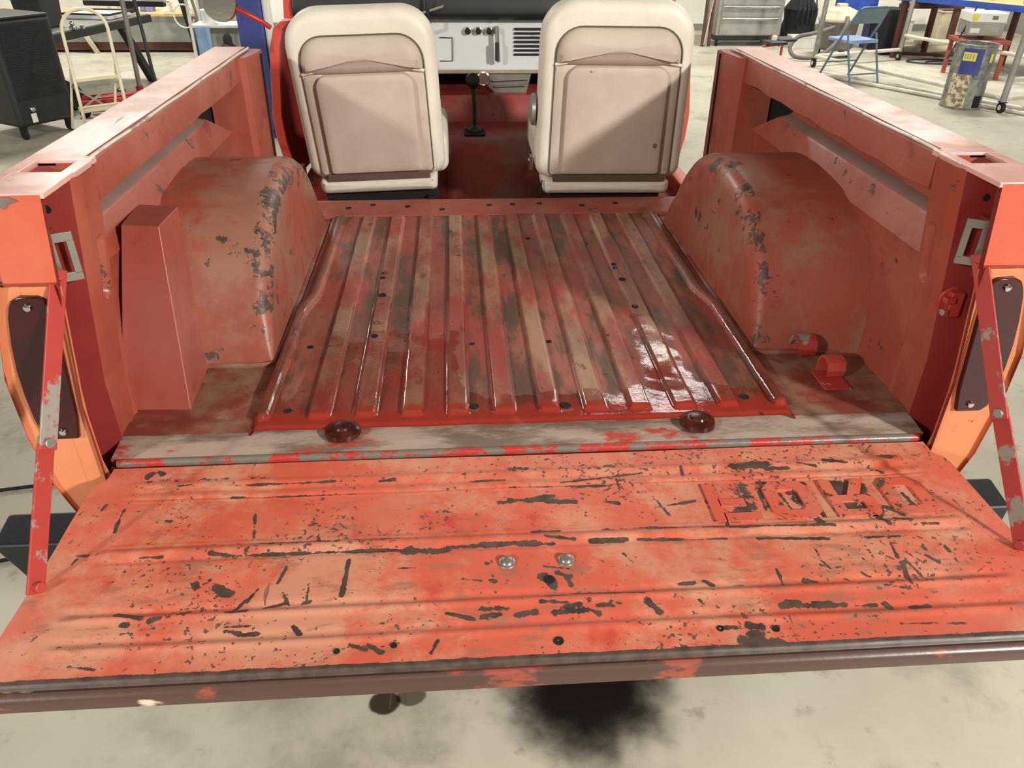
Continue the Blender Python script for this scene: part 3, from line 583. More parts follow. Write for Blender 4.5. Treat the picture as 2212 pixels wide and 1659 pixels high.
# ---- two bent seat hooks on the right floor
def hook(cx, cy, h, w_, nm='floor_hook'):
    pts = [(-.004, 0.0), (-.002, h * .55), (.010, h * .92), (.028, h), (.046, h * .88), (.053, h * .55), (.048, h * .30)]
    r0 = [(cx - w_ / 2, cy - p[0], p[1] - .008) for p in pts]; mb = MB(); t = .003
    outl = [(-p[0], p[1] - .008) for p in pts]; inn = [(-p[0] * .9 - .003, p[1] - .012) for p in pts]
    mb.loft([[(cx - w_ / 2, cy + a_, b_) for a_, b_ in outl + inn[::-1]], [(cx + w_ / 2, cy + a_, b_) for a_, b_ in outl + inn[::-1]]], caps=True)
    return mb
part(hook(.663, .17, .055, .044), 'floor_hook', 'strap'); part(hook(.690, .075, .052, .040), 'floor_hook', 'bright')
part(MB().b2(.655, .715, -.01, .07, -.008, -.004), 'hook_plate', 'strap', bevel=.001)

# ---- seats
def pad(outl, y0, rings, mat, name, parent, cx=None, cz=None, sub=None):
    """closed pillow: rings = [(inset, y)] from back to front, each ring is the outline moved inward"""
    P_ = np.array(outl); q_ = np.vstack([P_, P_[:1]]); d_ = np.r_[0, np.cumsum(np.hypot(*np.diff(q_, axis=0).T))]; t_ = np.linspace(0, d_[-1], 121)[:-1]
    P_ = np.stack([np.interp(t_, d_, q_[:, 0]), np.interp(t_, d_, q_[:, 1])], 1); n = len(P_); c0 = P_.mean(0)
    nx = np.roll(P_, -1, 0) - np.roll(P_, 1, 0); nx = np.stack([nx[:, 1], -nx[:, 0]], 1); nx /= np.hypot(nx[:, 0], nx[:, 1])[:, None]
    if ((P_ - c0) * nx).sum() < 0: nx = -nx
    R_ = []
    for ins, yy in rings: q = P_ - nx * ins; R_.append([(a, yy, b) for a, b in q])
    mb = MB().loft(R_, caps=False); k0 = len(R_) * n
    last = np.array([(a, b) for a, _, b in R_[-1]]); yl = rings[-1][1]
    # fill the front with shrinking rings (soft dome)
    prev = list(range((len(R_) - 1) * n, len(R_) * n)); dome = sub or 0
    for sc in (.9, .8, .65, .5, .35, .2):
        q = c0 + (last - c0) * sc; yy = yl - dome * (1 - sc ** 2); st_ = len(mb.v); mb.v += [(a, yy, b) for a, b in q]; cur = list(range(st_, st_ + n))
        mb.f += [(prev[i], prev[(i + 1) % n], cur[(i + 1) % n], cur[i]) for i in range(n)]; prev = cur
    mb.v.append((c0[0], yl - dome, c0[1])); mb.f += [(prev[i], prev[(i + 1) % n], len(mb.v) - 1) for i in range(n)]
    mb.f.append(tuple(range(n))[::-1])
    return mb.build(name, mat, parent)
def warp(pts, wt, wb, z0, z1, sh=0.):
    return [(x * (wb + (wt - wb) * (z - z0) / (z1 - z0)) + sh * (z - z0), z) for x, z in pts]
def seat(x, y, h, lean, yaw, tilt, dirty, label, wt, wb, sh):
    o = bpy.data.objects.new('bucket_seat', None); COL.objects.link(o); o.parent = T; o.location = (x, y, B); o.rotation_euler = (math.radians(lean), math.radians(tilt), math.radians(yaw)); o['label'] = label
    W = lambda p: warp(p, wt, wb, 0, h, sh)
    shell = W(rrect(-.25, .25, .062, h, (.045, .045, .115, .115), 8))
    pad(shell, 0, [(.05, .135), (.012, .125), (0, .10), (0, .035), (.006, .016), (.020, .004), (.034, .001)], 'seat', 'backrest', o)
    inner = W(rrect(-.207, .207, .075, h - .075, (.02, .02, .085, .085), 8))
    # side bands and upper pillow
    pad(W(rrect(-.205, .205, .078, h - .196, .012, 3)), 0, [(0, .02), (0, -.002), (.004, -.005)], 'seatpanel', 'side_band', o)
    pil = [(a, b) for a, b in W(rrect(-.204, .204, h - .192, h - .078, (.012, .012, .082, .082), 8))]
    pad(pil, 0, [(0, .02), (0, .002), (.004, -.008), (.012, -.018), (.026, -.027), (.04, -.031)], 'seatpanel', 'upper_pillow', o, sub=.006)
    sh_ = W(rrect(-.168, .168, .085, h - .192, (.012, .012, .04, .04), 7))
    pad(sh_, 0, [(0, .01), (0, -.014), (.004, -.022), (.011, -.025)], 'seatpanel_dirty' if dirty else 'seatpanel', 'back_panel', o, sub=.003)
    seam = [(a, -.002 if True else 0, b) for a, b in inner]
    MB().tube(seam, .0022, 6, closed=True).build('piping', 'seam', o)
    MB().tube([(a * 1.012, .0045, b + (.006 if b > .3 else 0)) for a, b in inner], .004, 6, closed=True).build('piping', 'seat', o)
    for s_ in (-1, 1):
        q = W([(s_ * .168, h - .182), (s_ * .206, h - .190)])
        MB().tube([(q[0][0], -.010, q[0][1]), (q[1][0], -.004, q[1][1])], .0055, 8).build('piping', 'seat', o)
    # rolled bottom edge under a dark gap
    MB().b2(-.19 * wb, .19 * wb, -.006, .03, .055, .083).build('gap', 'seam', o)
    rr = W(rrect(-.222, .215, .006, .060, (.020, .020, .014, .014), 5)); pad(rr, 0, [(.010, .16), (0, .14), (0, .012), (.008, .0), (.018, -.006)], 'seat', 'cushion_skirt', o, sub=.003)
    mb = MB(); mb.box((0, .32, .10), (.49, .46, .13)); mb.build('cushion', 'seat', o, bevel=.035, seg=4)
    mb = MB(); mb.b2(-.20, .20, .03, .50, -.035, .012); mb.b2(-.19, -.16, .0, .5, -.06, -.02); mb.b2(.16, .19, .0, .5, -.06, -.02); mb.build('seat_frame', 'void', o, bevel=.004)
    return o
sl = seat(-.400, 1.36, .605, 2.5, 0, -2.0, False, 'left cream bucket seat seen from behind, clean back panel', .98, .94, -.03)
sr = seat(.405, 1.31, .635, 2.0, 0, .5, True, 'right cream bucket seat seen from behind, stained back panel', 1.0, 1.04, 0)
mb = MB(); mb.box((-.275, .03, .115), (.012, .03, .05)); mb.cyl((-.268, .03, .12), (-.285, .03, .12), .010, 14); mb.build('recliner_lever', 'chrome', sr, bevel=.002)
MB().tube([(-.235, .0, .06), (-.24, -.01, .03), (-.235, -.005, .0), (-.235, .0, -.03)], .0025, 6).build('wire', 'blackplastic', sr)
MB().lathe([(.055, 0), (.05, -.012), (.02, -.02), (.002, -.021)], (-.262, .09, .28), 20, 'x').build('hinge_cover', 'greymetal', sr)

# ---- cab floor, tunnel, gear lever
part(MB().b2(-.80, .80, 1.29, 2.62, -.17, -.15), 'cab_floor', 'cab')
part(MB().b2(-.80, .80, 1.285, 1.295, -.16, -.002), 'floor_step', 'jamb')
mb = MB(); rg = []
for yy, zt, hw in ((1.62, -.15, .20), (1.78, -.045, .20), (1.90, .022, .205), (1.935, .045, .21), (2.16, .050, .215), (2.185, .062, .22), (2.21, .13, .25), (2.24, .165, .27), (2.60, .168, .30)):
    x0 = .03; rg.append([(x0 - hw - .06, yy, -.155), (x0 - hw, yy, zt - .02), (x0 - hw + .03, yy, zt), (x0 + hw - .03, yy, zt), (x0 + hw, yy, zt - .02), (x0 + hw + .06, yy, -.155)])
mb.loft(rg, closed=False); part(mb, 'transmission_tunnel', 'cab')
GS = bpy.data.objects.new('gear_lever', None); COL.objects.link(GS); GS.parent = T; GS.location = (-.048, 2.03, B + .048)
mb = MB(); mb.b2(-.045, .045, -.045, .045, 0, .012); mb.lathe([(.040, .012), (.034, .026), (.016, .034), (.012, .036)], (0, 0, 0), 18); mb.build('boot', 'blackplastic', GS, bevel=.004)
MB().tube([(0, 0, .02), (.002, 0, .10), (-.004, -.004, .195)], .008, 10).build('lever', 'blackplastic', GS)
MB().lathe([(.012, .185), (.024, .198), (.030, .218), (.026, .236), (.012, .246), (.001, .247)], (-.004, -.004, 0), 20).build('knob', 'blackplastic', GS)
part(MB().lathe([(.031, 0), (.031, -.02), (.026, -.022), (.024, -.012), (.004, -.012)], (.000, 2.26, .232), 24, 'y'), 'column_gauge', 'chrome')
mb = MB(); mb.prism([(.02, .245), (.22, .250), (.19, .135), (.16, .125), (.05, .165), (.02, .19)], 2.30, 2.40, 'y'); mb.tube([(.04, 2.295, .215), (.20, 2.295, .222)], .006, 6); mb.tube([(.05, 2.295, .19), (.19, 2.295, .195)], .006, 6)
part(mb, 'heater_duct', 'steel', bevel=.004)
part(MB().b2(-.80, .80, 2.60, 2.62, -.17, .5), 'firewall', 'void')
# ---- dashboard
D = bpy.data.objects.new('dashboard', None); COL.objects.link(D); D.parent = T; D.location = (0, 0, B)
mb = MB(); mb.prism([(2.30, .470), (2.296, .30), (2.290, .262), (2.300, .252), (2.40, .25), (2.40, .47)], -.79, .79, 'x'); mb.build('dash_panel', 'dash', D, bevel=.004)
M['dashlip'] = plain('dash_lip', srgb(150, 132, 108), .5)
MB().b2(-.79, .79, 2.286, 2.31, .247, .262).build('dash_lip', 'dashlip', D, bevel=.003)
mb = MB(); mb.prism([(2.31, .462), (2.262, .466), (2.235, .49), (2.235, .53), (2.26, .585), (2.32, .60), (2.48, .58), (2.48, .462)], -.80, .80, 'x'); mb.build('dash_pad', 'blackplastic', D, bevel=.012, seg=3)
for i in range(7): z_ = .430 - i * .0173; MB().b2(.138, .30, 2.288, 2.296, z_ - .0042, z_ + .0042).build('vent_slot', 'void', D, bevel=.001)
for x_ in (-.065, -.019, .028):
    MB().lathe([(.016, 0), (.017, -.010), (.015, -.018), (.012, -.019), (.011, -.012), (.002, -.012)], (x_, 2.296, .424), 20, 'y').build('knob', 'chrome', D)
    MB().lathe([(.011, 0), (.010, -.004), (.001, -.005)], (x_, 2.283, .424), 14, 'y').build('knob_centre', 'void', D)
mb = MB(); mb.bar((.060, 2.262, .435), (.068, 2.255, .30), .018, .010); mb.box((.060, 2.28, .43), (.02, .035, .022)); mb.build('hand_lever', 'steel', D, bevel=.003)
MB().box((.060, 2.245, .345), (.017, .012, .075)).build('lever_grip', 'blackplastic', D, bevel=.003)
MB().tube([(-.187, 2.290, .396), (-.131, 2.290, .394), (-.133, 2.290, .300), (-.19, 2.290, .300)], .002, 6).build('hatch_seam', 'void', D)
MB().tube([(-.231, 2.20, .56), (-.233, 2.195, .51), (-.228, 2.21, .46), (-.225, 2.27, .425)], .0075, 10).build('cable', 'blackplastic', D)
MB().bar((-.30, 2.215, .487), (-.165, 2.215, .527), .005, .009).build('wiper_arm', 'chrome', D)
k = N('clear_plastic'); k.b.inputs['Transmission Weight'].default_value = .45; M['clear'] = k.done(srgb(200, 200, 198), .12)
MB().lathe([(.068, 0), (.066, -.012), (.058, -.022), (.040, -.028), (.038, -.024), (.020, -.024), (.002, -.026)], (-.462, 2.20, .462), 32, 'y').build('round_lamp', 'clear', D, label='round clear lamp on the dashboard')
# windscreen post, bonnet, grille end
for s in (-1, 1): part(MB().prism([(s * .80, .42), (s * .845, .42), (s * .825, .64), (s * .79, .64)], 2.26, 2.32, 'y'), 'windscreen_post', 'bright', bevel=.005)
part(MB().prism([(-.86, .40), (-.80, .455), (-.5, .475), (.5, .475), (.80, .455), (.86, .40), (.86, .36), (-.86, .36)], 2.46, 3.9, 'y'), 'bonnet', 'bright', bevel=.01)
part(MB().b2(-.84, .84, 3.88, 3.95, -.15, .40), 'front_panel', 'bright', bevel=.01)
# door mirror on its red arm, left cowl
MR = bpy.data.objects.new('door_mirror', None); COL.objects.link(MR); MR.parent = T; MR.location = (0, 0, B)
MB().tube([(-.875, 2.14, .452), (-.905, 2.12, .478), (-.985, 2.10, .523), (-1.02, 2.10, .53)], .010, 10).build('mirror_arm', 'redpaint', MR)
MB().lathe([(.066, 0), (.070, .01), (.060, .022), (.020, .032), (.002, .033)], (-1.052, 2.09, .545), 32, 'y').build('mirror_shell', 'chrome', MR)
MB().lathe([(.066, 0), (.064, -.003), (.002, -.0035)], (-1.052, 2.0895, .545), 32, 'y').build('mirror_glass', 'chrome', MR)
# ---- bumper, frame, axle and wheels
mb = MB(); mb.loft([[(x_ * s_, y_, z_) for (x_, y_, z_) in ((1.03, -.235, -.16), (1.03, -.155, -.145), (.96, -.150, -.275), (.985, -.225, -.28))] for s_ in (-1,)] + [[(.99, -.235, -.16), (.99, -.155, -.145), (.99, -.150, -.275), (.99, -.225, -.28)]], caps=True)
part(mb, 'rear_bumper', 'dark', bevel=.008)
mb = MB()
for s in (-1, 1): mb.b2(s * .40, s * .48, -.12, 3.85, -.32, -.20)
part(mb, 'chassis_rail', 'dark')
for yy in (.62, 2.95):
    part(MB().cyl((-.72, yy, -.40), (.72, yy, -.40), .045, 16), 'axle', 'dark')
    for s in (-1, 1):
        W_ = bpy.data.objects.new('wheel', None); COL.objects.link(W_); W_.parent = T; W_.location = (s * .72, yy, .37)
        MB().lathe([(.20, -.10), (.30, -.115), (.355, -.10), (.37, -.06), (.37, .06), (.355, .10), (.30, .115), (.20, .10)], (0, 0, 0), 40, 'x').build('tyre', 'rubber', W_)
        MB().lathe([(.205, -.07), (.205, .07), (.18, .075), (.15, .03), (.05, .05), (.01, .05)], (0, 0, 0), 32, 'x').build('rim', 'whitebox', W_)
# ================================================================== things around the shop, left side
t = thing('evaporative_cooler', 'tall dark grey portable air cooler on casters, behind the left bed rail', 'cooler', (-3.70, 5.57, 0), math.radians(58))
MB().b2(-.25, .25, -.28, .28, .10, .89).build('body', 'blackplastic', t, bevel=.035, seg=4)
for i in range(34): z_ = .30 + i * .0165; MB().b2(-.20, .20, -.287, -.278, z_, z_ + .006).build('louvre', 'dark', t)
for i in range(34): z_ = .30 + i * .0165; MB().b2(.248, .256, -.22, .22, z_, z_ + .006).build('louvre', 'dark', t)
MB().b2(-.245, .245, -.275, .275, .885, .905).build('lid', 'blackplastic', t, bevel=.008)
MB().lathe([(.022, 0), (.022, -.02), (.014, -.03), (.002, -.031)], (-.12, -.282, .235), 16, 'y').build('drain_tap', 'chrome', t)
MB().b2(-.142, -.098, -.289, -.284, .13, .20).build('sticker', 'whitebox', t)
for x_ in (-.2, .2):
    for y_ in (-.22, .22):
        w_ = MB().cyl((x_ - .014, y_, .038), (x_ + .014, y_, .038), .038, 18).b2(x_ - .024, x_ + .024, y_ - .02, y_ + .02, .06, .10).build('caster', 'rubber', t, bevel=.003)

t = thing('step_ladder', 'cream folding step ladder with a rounded top handle, beside the dark cooler', 'ladder')
wv = Vector((.27, .22, 0)); FLf = Vector((-3.12, 5.27, .012)); top = Vector((-3.22, 5.53, .78)); RLf = Vector((-3.36, 5.55, .012))
arch = [FLf, top]; cen = top + wv / 2
for i in range(1, 12): a_ = math.pi * i / 12; arch.append(cen - wv / 2 * math.cos(a_) + Vector((-.012, .03, .15)) * math.sin(a_))
arch += [top + wv, FLf + wv]
MB().tube([FLf.lerp(top, i / 8) for i in range(8)] + arch[1:-1] + [(top + wv).lerp(FLf + wv, i / 8) for i in range(9)], .0135, 10).build('front_frame', 'cream', t)
hg = FLf.lerp(top, .66)
for q in (Vector(), wv):
    MB().tube([hg + q + Vector((-.01, .01, 0)), RLf + q], .011, 8).build('rear_leg', 'cream', t)
    MB().cyl(RLf + q - Vector((0, 0, .012)), RLf + q + Vector((0, 0, .02)), .015, 10).build('foot', 'rubber', t)
    MB().cyl(FLf + q - Vector((0, 0, .012)), FLf + q + Vector((0, 0, .02)), .017, 10).build('foot', 'rubber', t)
for f_ in (.27, .56):
    p = FLf.lerp(top, f_); n_ = Vector((-.64, .77, 0))
    mb = MB(); q0, q1 = p + n_ * .0 + wv * .03, p + wv * .97
    d1 = n_ * .13; mb.add([q0, q1, q1 + d1, q0 + d1, q0 - Vector((0, 0, .028)), q1 - Vector((0, 0, .028)), q1 + d1 - Vector((0, 0, .028)), q0 + d1 - Vector((0, 0, .028))], [(0, 1, 2, 3), (4, 7, 6, 5), (0, 4, 5, 1), (1, 5, 6, 2), (2, 6, 7, 3), (3, 7, 4, 0)])
    mb.build('step', 'cream', t, bevel=.004)
l1, l2 = RLf.lerp(hg, .22), RLf.lerp(hg, .72)
MB().bar(l1, l2 + wv, .004, .016).build('cross_brace', 'greymetal', t); MB().bar(l2, l1 + wv, .004, .016).build('cross_brace', 'greymetal', t)

t = thing('machine_table', 'black steel machine table on crossed legs behind the cream ladder', 'table', (-3.9, 7.1, 0), math.radians(-13))
MB().b2(-.55, .42, -.72, .85, .585, .655).build('top_frame', 'dark', t, bevel=.006)
MB().b2(-.53, .40, -.70, .83, .655, .662).build('table_top', 'greymetal', t)
mb = MB(); mb.bar((.30, -.62, .02), (-.25, -.62, .60), .06, .09, (0, 1, 0)); mb.build('leg', 'dark', t)
mb = MB(); mb.bar((-.30, -.60, .02), (.30, -.60, .60), .06, .09, (0, 1, 0)); mb.build('leg', 'dark', t)
mb = MB(); mb.bar((.34, .75, .02), (.34, .40, .60), .06, .07, (0, 1, 0)); mb.build('leg', 'dark', t)
MB().prism([(-.40, .0), (.42, .0), (.30, .16), (.12, .24), (-.30, .16)], -.68, -.40, 'y').build('base', 'void', t, bevel=.01)
MB().cyl((.02, -.66, .02), (.02, -.66, .6), .025, 10).build('centre_post', 'dark', t)
t = thing('waste_bin', 'dark grey square bin standing on the black machine table', 'bin', (-3.93, 6.75, .662), math.radians(-13))
MB().loft([[(a * .13, b * .13, 0) for a, b in ((-1, -1), (1, -1), (1, 1), (-1, 1))], [(a * .15, b * .15, .36) for a, b in ((-1, -1), (1, -1), (1, 1), (-1, 1))]], caps=True).build('body', 'blackplastic', t, bevel=.012)
MB().b2(-.16, .16, -.16, .16, .25, .275).build('rim', 'blackplastic', t, bevel=.006)
t = thing('plastic_tray', 'white tray with a dark rim lying on the machine table', 'tray', (-3.72, 7.5, .662), math.radians(-10))
MB().b2(-.22, .26, -.2, .2, .0, .05).build('tray_body', 'whitebox', t, bevel=.02); MB().tube([(-.23, -.21, .052), (.27, -.21, .052), (.27, .21, .052), (-.23, .21, .052)], .01, 8, closed=True).build('rim', 'dark', t)
t = thing('machine_screen', 'wide white panel with a dark lower edge above the machine table', 'screen', (-3.55, 7.95, .662), math.radians(-8))
MB().b2(-.5, .42, -.02, .03, .10, .5).build('panel', 'whitebox', t, bevel=.02); MB().b2(-.48, .40, -.03, .04, .06, .11).build('lower_edge', 'dark', t, bevel=.01); MB().b2(-.06, .06, -.05, .08, 0, .08).build('stand', 'dark', t)
t = thing('metal_fitting', 'small shiny metal fitting on the near corner of the machine table', 'fitting', (-3.60, 6.62, .662))
MB().lathe([(.035, 0), (.035, .02), (.02, .03), (.022, .05), (.012, .07), (.001, .072)], (0, 0, 0), 16).build('dial', 'chrome', t); MB().lathe([(.022, 0), (.022, .03), (.002, .034)], (.07, .03, 0), 14).build('nut', 'chrome', t)

t = thing('floor_jack', 'dark red trolley jack on the floor below the ladder', 'jack', (-3.22, 6.3, 0), math.radians(22))
for s in (-1, 1): MB().prism([(-.34, .05), (.34, .04), (.34, .09), (.10, .15), (-.30, .14)], s * .13 - .012, s * .13 + .012, 'y').build('side_plate', 'redpaint', t, bevel=.004)
MB().prism([(-.25, .09), (.22, .10), (.28, .15), (.24, .17), (-.20, .14)], -.05, .05, 'y').build('lift_arm', 'redpaint', t, bevel=.006)
MB().lathe([(.05, .15), (.05, .175), (.04, .18), (.01, .178)], (.25, 0, 0), 20).build('saddle', 'dark', t)
for x_ in (-.30, .31):
    for s in (-1, 1): MB().cyl((x_, s * .10, .045), (x_, s * .155, .045), .045, 18).build('roller', 'rubber', t)
t = thing('jack_stand_pole', 'upright steel pole in a red socket, next to two green knobs', 'pole', (-3.13, 6.62, 0))
MB().cyl((0, 0, .12), (.03, 0, 1.25), .022, 14).build('pole', 'steel', t); MB().cyl((0, 0, .0), (0, 0, .17), .042, 14, .034).build('socket', 'redpaint', t, bevel=.004)
MB().b2(-.12, .12, -.12, .12, 0, .02).build('base_plate', 'dark', t)
t = thing('black_pump_rod', 'slim black rod leaning over the red pole socket, with a green knob at its foot', 'rod', (-2.95, 6.60, 0))
MB().tube([(0, 0, .10), (-.02, 0, .3), (-.09, .1, 1.2)], .016, 10).build('rod', 'blackplastic', t); MB().lathe([(.012, .16), (.03, .14), (.048, .10), (.052, .06), (.04, .02), (.03, 0)], (0, 0, 0), 20).build('knob', 'green', t)
t = thing('green_knob', 'dark green round cap on the floor left of the red pole socket', 'cap', (-3.31, 6.62, 0))
MB().lathe([(.03, 0), (.05, .03), (.055, .09), (.04, .14), (.01, .155)], (0, 0, 0), 18).build('cap', 'green', t)

t = thing('wall_bench', 'long low grey bench with a pale wooden top in the far left background', 'bench', (-4.6, 9.7, 0), 0)
MB().b2(-1.6, 1.25, .0, .7, .43, .465).build('wooden_top', 'wood', t, bevel=.003); MB().b2(-1.58, 1.22, .02, .05, .13, .43).build('front_panel', 'greymetal', t)
MB().b2(-1.55, 1.2, .04, .6, .03, .13).build('bottom_shelf', 'darkwood', t)
for x_ in (-1.5, -.2, 1.15):
    for y_ in (.04, .62): MB().b2(x_, x_ + .05, y_, y_ + .05, 0, .43).build('leg', 'dark', t)
MB().bar((-.1, -.02, .0), (-.28, -.02, .40), .04, .05).build('brace', 'tan', t)
for (x_, w_, h_, mt, lb, cat, nm) in ((-4.05, .16, .22, 'paper', 'leaflet box with blue and white print on the pale wooden bench top', 'box', 'leaflet_box'), (-4.35, .12, .14, 'tan', 'tan carton left of the printed box on the wooden bench', 'box', 'small_carton'), (-4.6, .14, .17, 'whitebox', 'white carton at the left end of the goods on the wooden bench', 'box', 'small_carton'), (-3.80, .10, .11, 'whitebox', 'small white jar at the right of the printed box on the bench', 'jar', 'jar')):
    t = thing(nm, lb, cat, (x_, 9.95, .465)); MB().b2(-w_ / 2, w_ / 2, -.06, .06, 0, h_).build('body', mt, t, bevel=.006); MB().b2(-w_ / 2 - .003, w_ / 2 + .003, -.063, .063, h_ * .82, h_).build('lid', mt, t, bevel=.004)
t = thing('tripod_lamp_stand', 'black and grey upright stand with a white cable loop, left of the shelf', 'stand', (-3.35, 9.42, 0))
MB().bar((.0, 0, 0), (-.14, 0, 1.0), .07, .06).build('black_post', 'dark', t); MB().bar((.14, -.05, 0), (.0, -.05, 1.0), .035, .03).build('grey_post', 'greymetal', t)
MB().bar((.22, -.1, 0), (.08, -.1, 1.0), .025, .03).build('white_post', 'cream', t); MB().cyl((.22, -.115, .03), (.22, -.085, .03), .03, 12).build('caster', 'rubber', t)
MB().tube([(-.06 + .12 * math.cos(a_), -.12, .48 + .13 * math.sin(a_)) for a_ in np.linspace(0, 6.0, 22)], .009, 8).build('cable_loop', 'whitebox', t)
t = thing('white_shelf_cart', 'white-framed metal cart with a blue cloth hanging from it, left of the blue post', 'cart', (-2.78, 8.6, 0))
for x_ in (-.30, .30):
    for y_ in (-.2, .2): MB().b2(x_ - .015, x_ + .015, y_ - .015, y_ + .015, .05, .80).build('post', 'whitebox', t); MB().cyl((x_, y_ - .012, .03), (x_, y_ + .012, .03), .03, 12).build('caster', 'rubber', t)
MB().b2(-.31, .31, -.21, .21, .46, .485).build('shelf', 'whitebox', t); MB().b2(-.31, .31, -.21, .21, .12, .14).build('shelf', 'whitebox', t); MB().b2(-.29, .29, .19, .2, .12, .8).build('back_panel', 'greymetal', t)
t = thing('blue_cloth', 'light blue cloth hanging on the left of the white cart', 'cloth', (-2.94, 8.36, .16))
MB().loft([[(x_, .015 * math.sin(x_ * 70 + z_ * 8), z_) for x_ in np.linspace(-.09, .07, 12)] for z_ in np.linspace(0, .31, 8)], closed=False).build('cloth', 'lightblue', t)
t = thing('black_bag', 'black bag slumped against the white cart, by the blue post', 'bag', (-2.62, 8.10, 0))
MB().lathe([(.02, .44), (.05, .40), (.05, .34), (.09, .30), (.16, .18), (.24, .08), (.25, 0)], (0, 0, 0), 14).build('bag', 'rubber', t)
t = thing('paint_can', 'white pot with a red smear standing on the white cart', 'pot', (-2.9, 8.5, .485)); MB().lathe([(.07, 0), (.075, .14), (.078, .15), (.07, .155), (.01, .155)], (0, 0, 0), 18).build('pot', 'whitebox', t)
t = thing('lift_post', 'dark blue steel column of the car lift, behind the left seat', 'post', (-1.72, 5.55, 0), math.radians(-6))
MB().b2(-.095, .095, -.12, .12, .02, 3.3).build('column', 'blue', t, bevel=.006); MB().b2(-.22, .22, -.25, .25, 0, .02).build('base_plate', 'blue', t); MB().b2(.10, .14, -.05, .05, .02, 3.3).build('cable_guard', 'whitebox', t)

# ------------------------------------------------------------------ right side
t = thing('tool_cabinet', 'grey steel tool cabinet on casters with long drawer pulls, against the back wall', 'cabinet', (4.05, 10.55, 0))
MB().b2(-.47, .47, -.25, .35, .14, 1.0).build('body', 'greymetal', t, bevel=.01)
for z0_, z1_ in ((.155, .375), (.385, .525), (.535, .68), (.69, .83), (.84, .97)):
    d_ = MB().b2(-.42, .42, -.262, -.25, z0_, z1_).build('drawer', 'greymetal', t, bevel=.004); MB().b2(-.40, .40, -.285, -.262, z1_ - .032, z1_ - .008).build('drawer_pull', 'chrome', d_, bevel=.004)
MB().b2(-.45, .45, -.20, .33, .07, .14).build('plinth', 'dark', t)
for x_ in (-.42, .42):
    for y_ in (-.2, .28): MB().cyl((x_ - .015, y_, .04), (x_ + .015, y_, .04), .04, 14).build('caster', 'rubber', t)
t = thing('leaning_tubes', 'dark brown and grey tubes leaning beside the left of the tool cabinet', 'tubes', (3.46, 10.3, 0))
for i, (mt, dx) in enumerate((('darkwood', -.05), ('greymetal', .0), ('darkwood', .045))): MB().cyl((dx, 0, 0), (dx + .03, .1, 1.1), .022, 10).build('tube', mt, t)
MB().tube([(-.03, -.02, .02), (.0, 0, .3), (.05, .02, .7), (.02, 0, 1.0)], .008, 8).build('cable', 'tan', t)
t = thing('black_bag', 'black crumpled bag and straps right of the tool cabinet', 'bag', (4.95, 10.75, .0))
mb = MB(); mb.lathe([(.22, 0), (.27, .1), (.22, .3), (.24, .45), (.12, .62), (.03, .66)], (0, 0, 0), 14); mb.build('bag', 'rubber', t)
for i in range(5): MB().tube([(-.1 + i * .06, -.2, .15), (-.14 + i * .07, -.26, .4), (-.1 + i * .05, -.2, .7)], .010, 6).build('strap', 'blackplastic', t)
t = thing('white_carton', 'small white box on the floor below the black bag', 'box', (4.80, 10.2, 0)); MB().b2(-.17, .17, -.1, .1, 0, .16).build('box_body', 'whitebox', t, bevel=.004); MB().b2(-.172, .172, -.102, .102, .13, .165).build('lid', 'whitebox', t, bevel=.004)
t = thing('shop_vacuum', 'dirty grey shop vacuum with a cream lid and a looping hose', 'vacuum', (4.95, 9.45, 0))
MB().lathe([(.20, .09), (.235, .12), (.25, .42), (.255, .44)], (0, 0, 0), 28).build('drum', 'hose', t); MB().lathe([(.262, .435), (.268, .455), (.262, .475), (.22, .51), (.20, .56), (.10, .60), (.01, .60)], (0, 0, 0), 28).build('lid', 'tan', t)
MB().b2(-.06, .06, -.05, .05, .59, .64).build('handle', 'tan', t, bevel=.01)
for a_ in (0.6, 2.2, 3.8, 5.4): MB().cyl((.2 * math.cos(a_), .2 * math.sin(a_), .05), (.22 * math.cos(a_), .22 * math.sin(a_), .05), .04, 12).build('caster', 'rubber', t)
hp = [(-.02, -.26, .50), (-.05, -.34, .42), (-.16, -.38, .22), (-.34, -.42, .08), (-.52, -.42, .04), (-.68, -.36, .06), (-.72, -.30, .16), (-.62, -.26, .27), (-.42, -.24, .31), (-.2, -.2, .36), (-.02, -.2, .44)]
mb = MB(); Ps = [Vector(p) for p in hp]; pts = []
for i in range(len(Ps) - 1):
    a0, a1, a2, a3 = Ps[max(i - 1, 0)], Ps[i], Ps[i + 1], Ps[min(i + 2, len(Ps) - 1)]
    for u_ in np.linspace(0, 1, 9)[:-1]: u_ = float(u_); pts.append(.5 * ((2 * a1) + (a2 - a0) * u_ + (2 * a0 - 5 * a1 + 4 * a2 - a3) * u_ ** 2 + (3 * a1 - a0 - 3 * a2 + a3) * u_ ** 3))
mb.tube(pts, .026, 10).build('hose', 'hose', t)
t = thing('blue_toolbox', 'bright blue metal box behind the folding chair', 'box', (5.50, 10.2, 0)); MB().b2(-.24, .24, -.15, .15, .50, .72).build('box_body', 'benchblue', t, bevel=.01); MB().b2(-.25, .25, -.16, .16, .70, .74).build('lid', 'benchblue', t, bevel=.008); MB().b2(-.26, .26, -.2, .2, .46, .50).build('shelf', 'greymetal', t)
for x_ in (-.24, .22): MB().b2(x_, x_ + .02, -.1, .1, 0, .46).build('leg', 'blue', t)
t = thing('dark_cabinet', 'black boxy cabinet standing just behind the folding chair', 'cabinet', (5.78, 9.72, 0)); MB().b2(-.14, .14, -.2, .2, .02, .56).build('case', 'rubber', t, bevel=.008); MB().b2(-.13, .13, -.206, -.2, .06, .5).build('door', 'void', t, bevel=.004)
